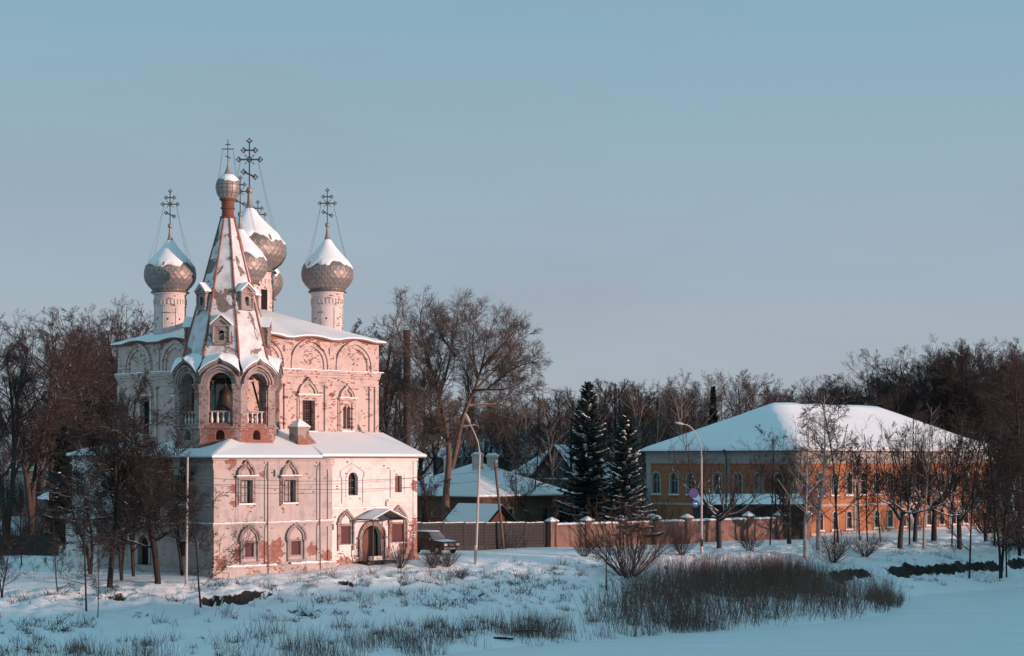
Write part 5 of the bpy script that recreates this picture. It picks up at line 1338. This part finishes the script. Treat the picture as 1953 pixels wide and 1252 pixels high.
# ---- the big poplar behind the church
def poplar():
    Y0 = 178.0; x0 = xz(852, 1000, Y0)[0]; zg = gz(x0, Y0)
    def W(px, py, dy=0): x, z = xz(px, py, Y0+dy); return (x-x0, dy, z-zg)
    st = [spine([W(851,1012),W(850,950),W(849,923),W(860,885),W(857,855),W(852,825),W(846,790),W(836,745),W(818,690),W(800,620)], 16, .42, .04),
          spine([W(862,890,.2),W(871,860,.3),W(876,815,.4),W(890,775,.5),W(905,745,.6),W(920,700,1),W(930,640,1.5)], 14, .30, .04),
          spine([W(847,775,.2),W(828,782,-1),W(805,800,-1.8),W(782,830,-2.4),W(760,842,-2.8)], 10, .12, .02),
          spine([W(848,790,.2),W(836,765,1),W(812,752,2),W(790,758,3),W(765,735,3.5)], 10, .12, .02),
          spine([W(905,745,.6),W(930,742,-.6),W(962,745,-1.6),W(990,735,-2.2),W(1010,715,-2.5)], 10, .13, .02),
          spine([W(878,815,.4),W(900,812,1.5),W(918,808,2.2),W(915,822,2.6),W(900,832,3)], 8, .12, .02),
          spine([W(840,750,.2),W(855,700,1.5),W(862,650,2.5),W(868,590,3)], 10, .15, .03),
          spine([W(905,745,.6),W(940,710,2),W(970,680,3),W(990,645,3.5)], 10, .15, .025),
          spine([W(832,730,0),W(800,700,-2),W(768,660,-3),W(752,610,-3.5)], 10, .14, .025),
          spine([W(912,720,.6),W(900,670,-2),W(905,610,-3)], 8, .14, .025),
          spine([W(890,775,.5),W(925,770,3),W(965,772,4),W(1000,790,5)], 8, .15, .02),
          spine([W(857,850,.2),W(835,838,-1.5),W(822,820,-2)], 6, .08, .02),
          spine([W(920,700,1),W(962,655,0),W(985,628,-1)], 8, .16, .03), spine([W(930,742,-.6),W(980,700,-3),W(1018,690,-4)], 8, .14, .03), spine([W(868,680,2),W(835,630,4),W(822,600,5)], 8, .16, .03)]
    rng = np.random.default_rng(5); LV = []; C1 = []
    for s in st:
        P, Rd, L = pack([s]); LV.append((P, Rd))
        c = children(rng, P, Rd, np.minimum(L, 8.0), int(4+L*1.0), .40 if L > 12 else .12, 1.0, 52, 15, (.35,.62), 8, .42, .13, .06, rmin=.03, shape=lambda t: 1.1-.3*t); C1.append(c)
    P1 = np.concatenate([c[0] for c in C1]); R1 = np.concatenate([c[1] for c in C1]); L1_ = np.concatenate([c[2] for c in C1])
    P2, R2, L2 = children(rng, P1, R1, L1_, 10, .12, 1.0, 46, 14, (.38,.72), 4, .5, .13, .07, rmin=.02)
    P3, R3, L3 = children(rng, P2, R2, L2, 8, .12, 1.0, 42, 14, (.45,.9), 3, .5, .11, .08, rmin=.013)
    P4, R4, L4 = children(rng, P3, R3, L3, 3, .2, 1.0, 34, 12, (.5,.95), 2, .6, .10, .07, rmin=.011)
    a, b = to_meshes('poplar', LV+[(P1,R1),(P2,R2),(P3,R3),(P4,R4)], [8]*len(LV)+[5,4,3,3], len(LV)+1, BARK_P, TWIG_P)
    o = empty('poplar_tree', (x0, Y0, zg), 0, 'huge bare poplar with forked trunk and wide crown right of the church', 'tree')
    link('trunk', a, o); link('crown', b, o)
poplar()

# ---- wood behind everything (copies)
gL, gM, gR, gC = 'bare trees behind the left of the church', 'bare wood between church and ochre building', 'tall bare trees behind the ochre building', 'bare trees close behind the church and poplar'
for px, Y, top, lb in ((12,168,612,'tall bare tree nearest the left edge, behind the dark board fence'),(60,176,600,'tall bare tree with a dark straight stem behind the middle of the board fence'),(98,182,622,'tall bare tree behind the right end of the board fence'),(150,205,640,'bare tree between the left spruce and the sunlit forked tree')):
    px_plant(BROAD, rnd.randrange(3), px, Y, top, rnd.random()*6, 'bare_tree', lb, 'tree', gL)
px_plant(BROAD, 1, 196, 190, 577, 1.0, 'bare_tree', 'tall forked bare tree with sunlit trunk left of the church', 'tree')
px_plant(BROAD, 2, 252, 200, 575, 2.2, 'bare_tree', 'tall bare tree whose crown shows over the left eaves of the church', 'tree')
for px in range(-30, 330, 24):
    px_plant(BIRCH if rnd.random() < .4 else BROAD1, rnd.randrange(3), px+rnd.uniform(-8,8), rnd.uniform(235,280), rnd.uniform(735,800), rnd.random()*6, 'bare_tree', 'lower bare tree in the dim wood at the left', 'tree', 'low wood at the left')
for px, Y, top in ((668,200,606),(700,215,640),(735,210,632),(752,225,700),(712,235,690),(800,226,690),(830,240,700),(775,245,720)):
    px_plant(BROAD1, rnd.randrange(2), px, Y, top, rnd.random()*6, 'bare_tree', 'dark bare tree standing close behind the church and the poplar', 'tree', gC)
for px in range(880, 1250, 9):
    px_plant(BIRCH if rnd.random() < .62 else BROAD1, rnd.randrange(3), px+rnd.uniform(-7,7), rnd.uniform(226,310), rnd.uniform(722,790), rnd.random()*6, 'bare_tree', 'dark bare tree in the wood between the church and the ochre building', 'tree', gM)
for px in range(1240, 1500, 15):
    t = 730 if px < 1280 else 712 if px < 1350 else 690 if px < 1430 else 735
    px_plant(BIRCH if rnd.random() < .4 else BROAD, rnd.randrange(3), px+rnd.uniform(-7,7), rnd.uniform(245,300), t+rnd.uniform(-6,24), rnd.random()*6, 'bare_tree', 'dark reddish bare tree in the wood behind the left end of the ochre roof', 'tree', 'wood behind the ochre roof')
for px in range(1490, 1990, 19):
    t = 738 if px < 1590 else 720 if px < 1640 else 700 if px < 1720 else 652 if px < 1880 else 648
    px_plant(BROAD if rnd.random() < .7 else BROAD1, rnd.randrange(3), px+rnd.uniform(-8,8), rnd.uniform(252,290), t+rnd.uniform(-4,30), rnd.random()*6, 'bare_tree', 'tall bare tree massed behind the right end of the ochre building', 'tree', gR)
for px in range(1640, 1990, 34):
    px_plant(BROAD1, rnd.randrange(2), px+rnd.uniform(-8,8), rnd.uniform(300,330), rnd.uniform(700,780), rnd.random()*6, 'bare_tree', 'tall bare tree massed behind the right end of the ochre building', 'tree', gR)
# birches with pale stems that can be told apart
px_plant(BIRCH, 0, 1226, 222, 728, .5, 'birch_tree', 'birch with pale trunk just behind the right-hand spruce', 'tree')
px_plant(BIRCH, 1, 1243, 221, 725, 2.5, 'birch_tree', 'birch with a pale stem at the left end of the ochre roof', 'tree')
px_plant(BIRCH, 2, 1305, 236, 735, 4.0, 'birch_tree', 'pale birch behind the lamp head above the ochre roof', 'tree')
px_plant(BIRCH, 0, 1058, 205, 760, 1.2, 'birch_tree', 'slender birch left of the tall spruce', 'tree')
px_plant(YOUNG, 0, 1018, 186, 800, 1.9, 'bare_tree', 'slender bare tree behind the right end of the grey fence', 'tree')
px_plant(YOUNG, 1, 985, 176, 830, 3.9, 'bare_tree', 'small bare tree standing behind the grey fence by the leaning pole', 'tree')
px_plant(TWIST, 0, 822, 168, 885, 3.0, 'bare_tree', 'low dark tree hanging over the parked car', 'tree')

# ---- spruces
def spruce(px, Y, top, base_w, seed, label, snow=.35, z=None):
    x, zt = xz(px, top, Y); zg = gz(x, Y); H = zt-zg; Rb = base_w/2*Y/FOC
    rng = np.random.default_rng(seed); o = empty('spruce_tree', (x, Y, zg), 0, label, 'tree')
    mb = MB(); mb.tube([(0,0,-.4),(0,0,H*.5),(0,0,H-.1)], H*.014, 8, r1=.02); mb.build('trunk', BARK, o)
    n = int(H*13); t = (np.arange(n)/n)**1.15*.90+.09; az = np.arange(n)*2.399+rng.normal(0,.25,n)
    Lb = Rb*(1-t)**.72*(.55+.55*rng.random(n))+.16; K = 7
    D = np.stack([np.cos(az), np.sin(az), .45-.62*(1-t)], -1); P = polyline(rng, np.stack([0*t, 0*t, t*H], -1), unit(D), Lb, K, .05, .02, 0)
    s = np.linspace(0,1,K); P[:,:,2] += (-.42*s+.36*s**2.2)[None,:]*Lb[:,None]*.75
    V, F = [], []
    m = 22; tt = np.tile(np.linspace(.10,1,m)[None,:], (n,1)); p, tg = sample(P, tt)
    sd = np.where(np.arange(m) % 2 == 0, 1.0, -1.0)[None,:,None]; side = unit(np.cross(tg, np.array([0,0,1.0])))*sd
    ln = (Lb[:,None]*.30*(1.08-.7*tt)+.10)*(.7+.6*rng.random((n,m)))
    tip = p+(unit(tg*.85+side*1.0+np.array([0,0,-.30])+rng.normal(0,.13,(n,m,3))))*ln[...,None]
    for q in range(3):                                   # three blades of needles to a spray
        o_ = rng.normal(0,.05,(n,m,3)); w_ = unit(np.cross(tip-p, rng.normal(0,1,(n,m,3))))*(.035+.05*rng.random((n,m,1)))*(.6+ln[...,None])
        mid = p*.5+tip*.5+o_
        v = np.stack([p, mid+w_, tip+o_*2, mid-w_+np.array([0,0,-.05])], 2).reshape(-1,3); b = sum(len(a) for a in V); V.append(v); F.append(np.arange(len(v)).reshape(-1,4)+b)
    # hanging tassels
    pk = rng.random((n,m)) < .6; p2 = (p*.4+tip*.6)[pk]; k = len(p2); dr = p2+np.stack([rng.normal(0,.05,k), rng.normal(0,.05,k), -(.14+.3*rng.random(k))], -1); w_ = unit(rng.normal(0,1,(k,3)))*.06
    v = np.stack([p2-w_, p2+w_, dr+w_*.3, dr-w_*.3], 1).reshape(-1,3); b = sum(len(a) for a in V); V.append(v); F.append(np.arange(len(v)).reshape(-1,4)+b)
    link('crown', np_mesh('crown', np.concatenate(V), np.concatenate(F), [NEEDLE]), o)
    # snow pads on the upper side of the boughs
    pk = (rng.random((n,1)) < snow*(1.25-.9*t)[:,None]) & (rng.random((n,m)) < .85) & (tt > .3); c = (p*.72+tip*.28)[pk]+np.array([0,0,.05]); k = len(c); L_ = ln[pk]
    ax = unit(tg[pk]+.35*unit((tip-p)[pk])); ay = unit(np.cross(ax, np.array([0,0,1.0]))); az_ = np.cross(ay, ax)*-1; az_ = np.where(az_[:,2:3] < 0, -az_, az_)
    a_, b_ = (.42*L_+.08)[:,None], (.10+.10*rng.random(k))[:,None]
    v = np.stack([c-ax*a_, c-ay*b_, c+ax*a_, c+ay*b_, c+az_*.07, c-az_*.03], 1).reshape(-1,3); i = np.arange(k)*6
    F = np.concatenate([np.stack([i+a, i+b, i+c_], -1) for a, b, c_ in ((0,1,4),(1,2,4),(2,3,4),(3,0,4),(1,0,5),(2,1,5),(3,2,5),(0,3,5))])
    tag(link('snow_cover', np_mesh('snow_cover', v, F, [SNOW], smooth=True), o), kind='stuff')
    return o
spruce(1122, 184, 727, 150, 1, 'tall dark spruce with snowy lower boughs, the taller of the pair', .55)
spruce(1194, 181, 792, 128, 2, 'shorter snow dusted spruce beside the left end of the ochre building', .75)
spruce(122, 170, 812, 96, 3, 'dark spruce at the left behind the church side', .25)
spruce(1360, 262, 735, 44, 4, 'dark narrow spruce half hidden in the wood above the ochre roof', .1)

# ---- trees in front of the ochre building
pol = [(1372,1044,815,'pollarded tree with a thick trunk right of the curved street lamp'),(1468,1040,810,'thin dark tree before the right end of the brick wall'),(1505,1038,800,'pollard at the shaded corner where the brick wall ends'),
       (1600,1036,730,'bare tree standing close to the sunlit ochre corner'),(1680,1034,850,'slim tree left of the thickest pollard before the ochre wall'),(1716,1046,770,'thickest pollard before the ochre wall, with black spreading limbs'),(1745,1033,800,'straight dark pollard just right of the thickest one'),
       (1762,1047,765,'pale slender tree before the middle of the ochre front'),(1781,1032,780,'dark pollard before the ochre wall with knotted top'),(1830,1047,790,'stout pollard before the right half of the ochre front'),(1880,1033,820,'pollard before the right end of the ochre front')]
for k, (px, py, top, lb) in enumerate(pol):
    x, y, z = gp(px, py); H = xz(px, top, y)[1]-z
    slim = k in (1, 3, 4, 7)
    if slim: plant(YOUNG if k != 7 else BIRCH, k, x, y, H, k*1.3, 'bare_tree', lb, 'tree', sx=1.0)
    else:
        m = POLL[k % 4]; o = empty('pollarded_tree', (x, y, z), k*1.1, lb, 'tree'); s = min(max(H/m[2], .8), 1.4); o.scale = (s*1.1, s*1.1, s); link('trunk', m[0], o); link('crown', m[1], o)
for px, py, top, lb in ((1535,1066,790,'tall pale birch standing on the bank right of the willow thicket'),(1560,1050,745,'second birch just behind the tall pale birch on the bank')):
    x, y, z = gp(px, py); plant(BIRCH, px, x, y, xz(px, top, y)[1]-z, px*.7, 'birch_tree', lb, 'tree', sx=1.5)
for px, py, top, i, lb in ((1848,1105,800,0,'straight young tree alone at the edge of the ice on the right'),(1908,1104,790,1,'left of two young trees by the ice near the right edge'),(1920,1102,830,0,'right of two young trees by the ice near the right edge'),(1945,1060,780,1,'tangled bare tree at the right edge above the bank')):
    x, y, z = gp(px, py); plant(YOUNG if i == 0 else TWIST, i, x, y, xz(px, top, y)[1]-z, px*.31, 'young_tree', lb, 'tree', sx=.8)
x, y, z = gp(1948, 1046); plant(BROAD1, 0, x, y, xz(1948, 690, y)[1]-z, 1.4, 'bare_tree', 'tall bare tree at the right edge, beyond the corner of the ochre building', 'tree', sx=.8)

# ---- trees before the shaded side of the church
for px, py, top, i, pr, sx, lb in ((208,1122,740,0,'T',1.25,'dark twisted tree before the left end of the church'),(303,1115,700,1,'T',1.2,'dark many-branched tree before the small arched side door'),(384,1160,930,0,'Y',1.1,'small dark tree on the bank edge below the church corner'),
                            (110,1130,960,2,'Y',1.1,'young tree on the snow between board fence and church annex'),(165,1168,880,1,'Y',1.0,'taller of two saplings on the bank edge at the left'),(186,1180,1010,0,'Y',.8,'smaller of two saplings low on the bank at the left'),
                            (4,1140,1000,2,'T',1.0,'bare tree cut off by the left edge of the picture'),(42,1078,905,0,'Y',1.0,'thin bare tree before the dark board fence'),(66,1108,1065,1,'Y',1.0,'tiny bare sapling on the snow at the left'),(255,1100,800,2,'T',.8,'bare tree squeezed between two dark ones by the church side'),(232,1108,830,1,'T',.8,'dark spreading tree beside the left end of the church, behind the twisted one'),(172,1095,870,1,'T',1.2,'low dark tree in front of the church annex'),(348,1098,830,0,'T',1.0,'low dark tree against the church beside the white lamp post')):
    x, y, z = gp(px, py); pp = TWIST if pr == 'T' else YOUNG
    plant(pp, i, x, y, xz(px, top, y)[1]-z, px*.37, 'bare_tree', lb, 'tree', sx=sx)
# ---- shrubs
for px, py, top, i, sx, lb in ((1197,1100,935,0,1.0,'big spreading willow bush with many dark stems on the bank'),(764,1085,1025,1,.8,'twiggy bush beside the church porch'),(826,1084,1036,0,1.2,'low bush before the rear of the parked car'),(853,1082,1042,1,1.3,'low twiggy bush before the nose of the parked car'),(1115,1062,1010,1,1.0,'small twiggy bush against the left of the brick wall'),(1300,1058,985,0,1.0,'bush at the foot of the curved street lamp'),
                        (1430,1050,990,1,1.0,'bush against the brick wall between two pollards'),(430,1095,960,1,.7,'bush growing at the church corner'),(880,1105,1075,0,1.2,'low twig tuft left of the leaning lamp post'),(1590,1072,1005,0,1.3,'bush on the bank just above the upper edge of the willow thicket'),(1650,1062,1010,1,1.2,'twiggy bush on the snowy bank before the ochre wall')):
    x, y, z = gp(px, py); plant(SHRUB, i, x, y, max(.5, xz(px, top, y)[1]-z), px*.53, 'bare_bush', lb, 'bush', sx=sx)
x, y, z = gp(1156, 1128); plant(YOUNG, 1, x, y, xz(1156, 985, y)[1]-z, .8, 'young_tree', 'small tree with a straight dark trunk beside the big willow bush', 'tree', sx=1.3)
for px in list(range(-40, 150, 13))+list(range(170, 840, 30))+list(range(840, 1260, 12))+list(range(1900, 2000, 14)):
    px_plant(BROAD1 if rnd.random() < .5 else BIRCH, rnd.randrange(3), px+rnd.uniform(-6,6), rnd.uniform(320,400), rnd.uniform(765,815), rnd.random()*6, 'bare_tree', 'distant bare tree closing the view between the nearer trunks', 'tree', 'distant bare trees between the nearer ones')
for px in list(range(-20, 140, 15))+list(range(900, 1250, 15)):
    Y = rnd.uniform(255, 310); x = xz(px, 0, Y)[0]; plant(SHRUB, px, x, Y, rnd.uniform(5, 9), px*.3, 'bare_bush', 'tall dim thicket bush at the foot of the distant wood', 'bush', 'bushes at the foot of the distant wood')
for px, py, top, pr in ((1590,1040,800,0),(1655,1034,820,0),(1735,1038,790,0),(1815,1044,830,0),(1895,1040,820,0),(1640,1030,860,0)):
    x, y, z = gp(px, py); plant(YOUNG, pr, x, y, xz(px, top, y)[1]-z, px*.7, 'bare_tree', 'thin bare tree among the pollards before the sunlit ochre front', 'tree', 'thin bare trees before the ochre front', sx=.9)
for px in range(690, 1240, 26):
    Y = rnd.uniform(192, 225); x = xz(px, 0, Y)[0]; plant(SHRUB, px, x, Y, rnd.uniform(3.0, 6.0), px*.3, 'bare_bush', 'dim bare bush in the undergrowth behind the timber house', 'bush', 'undergrowth bushes behind the timber house')
for px in range(1880, 1980, 16):
    Y = rnd.uniform(185, 215); x = xz(px, 0, Y)[0]; plant(SHRUB, px, x, Y, rnd.uniform(3.0, 6.5), px*.3, 'bare_bush', 'dim bare bush beside the right end of the ochre building', 'bush', 'bushes right of the ochre building')
for px in range(-20, 160, 22):
    Y = rnd.uniform(164, 200); x = xz(px, 0, Y)[0]; plant(SHRUB, px, x, Y, rnd.uniform(2.5, 5.0), px*.3, 'bare_bush', 'dim bare bush behind the board fence at the left', 'bush', 'bushes behind the board fence')

# ---- willow thicket, reeds and dead weeds: nobody could count them
def stems(name, label, xy, H, rad, K, lean, mat, twigs=0, wander=.07, kind='stuff', rs=3):
    rng = np.random.default_rng(len(xy)); n = len(xy); z = height(xy[:,0], xy[:,1]); z = np.maximum(z, .0)
    D = unit(np.stack([rng.normal(0,lean,n), rng.normal(0,lean,n), np.ones(n)], -1)); P = polyline(rng, np.stack([xy[:,0], xy[:,1], z-.12], -1), D, H, K, wander, .02)
    Rd = np.linspace(1,.25,K)[None,:]*(rad*(.6+.8*rng.random(n)))[:,None]; lv = [(P, Rd)]; sd = [3]
    if twigs:
        P1, R1, L1_ = children(rng, P, Rd, H, twigs, .25, .95, 26, 9, (.2,.45), 3, .6, .08, .08, rmin=.006); lv.append((P1,R1)); sd.append(3)
    V, F = tubes(lv, sd); return tag(link(name, np_mesh(name, V, F, [mat])), label, kind=kind)
rng = np.random.default_rng(3)
def uvs(n, u0, u1, w0, w1, dens):
    u = rng.uniform(u0, u1, n*3); w = rng.uniform(w0, w1, n*3); keep = rng.random(n*3) < dens(u, w); u, w = u[keep][:n], w[keep][:n]
    v = w+np.interp(u, US, VS); return np.stack(to_xy(u, v), -1)
def th_d(u, w):
    a = sstep(u, 12, 22)*(1-sstep(u, 47, 54)); top = np.interp(u, [10,20,30,40,48,54], [3,9,16,17,13,5])
    return a*(1-sstep(w, top-3, top))*(.35+.65*sstep(fbm(u*.3, w*.3, 5, 2), .35, .55))
xy = uvs(2700, 10, 54, .2, 17, th_d); Hh = (1.9+1.9*rng.random(len(xy)))*(.6+.7*fbm(xy[:,0]*.2, xy[:,1]*.2, 6, 2))
stems('willow_thicket', 'dense dark willow thicket along the frozen shore', xy, Hh, .014, 4, .26, WILLOW, 6, .10)
xy = uvs(1500, 34, 50, 5, 16, lambda u, w: (1-sstep(np.abs(w-11+.25*(u-42)), 2.5, 5)) * .9); stems('willow_thicket', 'darkest upper part of the willow thicket', xy, 1.9+1.3*rng.random(len(xy)), .014, 4, .26, WILLOW, 5, .10)
def reed_d(u, w): return sstep(fbm(u*.5, w*.25, 13, 2), .47, .56)*(1-sstep(w, 2.0, 7.0))
xy = uvs(2900, -30, 14, -.6, 7, reed_d); stems('reeds', 'dry reeds standing along the frozen shore', xy, .7+1.2*rng.random(len(xy)), .011, 4, .24, REED, 0, .12)
xy = uvs(1300, 8, 24, -.4, 4, lambda u, w: sstep(fbm(u*.7, w*.4, 17, 2), .45, .55)); stems('reeds', 'dry reeds before the left end of the willow thicket', xy, .8+1.2*rng.random(len(xy)), .011, 4, .22, REED, 0, .11)
xy = uvs(900, 48, 62, -.5, 3, lambda u, w: 1-sstep(u, 50, 60)); stems('reeds', 'thin reeds fading out onto the ice at the right', xy, .6+.8*rng.random(len(xy)), .010, 4, .16, REED, 0, .06)
def clumps(name, label, n, u0, u1, w0, w1, per, H, mat, rad, seed, spread=.3, lean=.5):
    g = np.random.default_rng(seed); u = g.uniform(u0, u1, n); w = g.uniform(w0, w1, n); kp = g.random(n) < sstep(fbm(u*.16, w*.22, seed, 3), .40, .60); u, w = u[kp], w[kp]; n = len(u)
    v = w+np.interp(u, US, VS); c = np.stack(to_xy(u, v), -1)
    sz = g.random(n)**2; xy = np.repeat(c, per, 0)+g.normal(0, spread, (n*per, 2))*np.repeat(.3+sz, per)[:,None]
    return stems(name, label, xy, np.repeat(.35+sz, per)*H*(.6+.8*g.random(n*per)), rad, 3, lean, mat, 0, .12)
clumps('dead_weeds', 'dead weed tufts poking through the snow on the bank', 620, -36, 36, 2, 26, 16, .85, REED, .013, 1, .24)
clumps('dry_grass', 'dark grass tufts along the broken lip of the bank', 620, -34, 36, 5, 24, 24, .55, TWIG_D, .019, 2, .30, .8)
clumps('dead_weeds', 'dead weeds along the dark undercut bank on the right', 240, 46, 84, 3, 14, 16, .55, TWIG_D, .013, 4, .3, .6)
clumps('dry_grass', 'tall weeds in tufts among the reeds at the shore', 90, -30, 12, 3, 9, 26, .95, WILLOW, .013, 5, .4, .35)
clumps('dry_grass', 'sparse weed stalks on the level snow by the road', 160, -30, 70, 25, 38, 8, .45, REED, .010, 6, .25, .4)
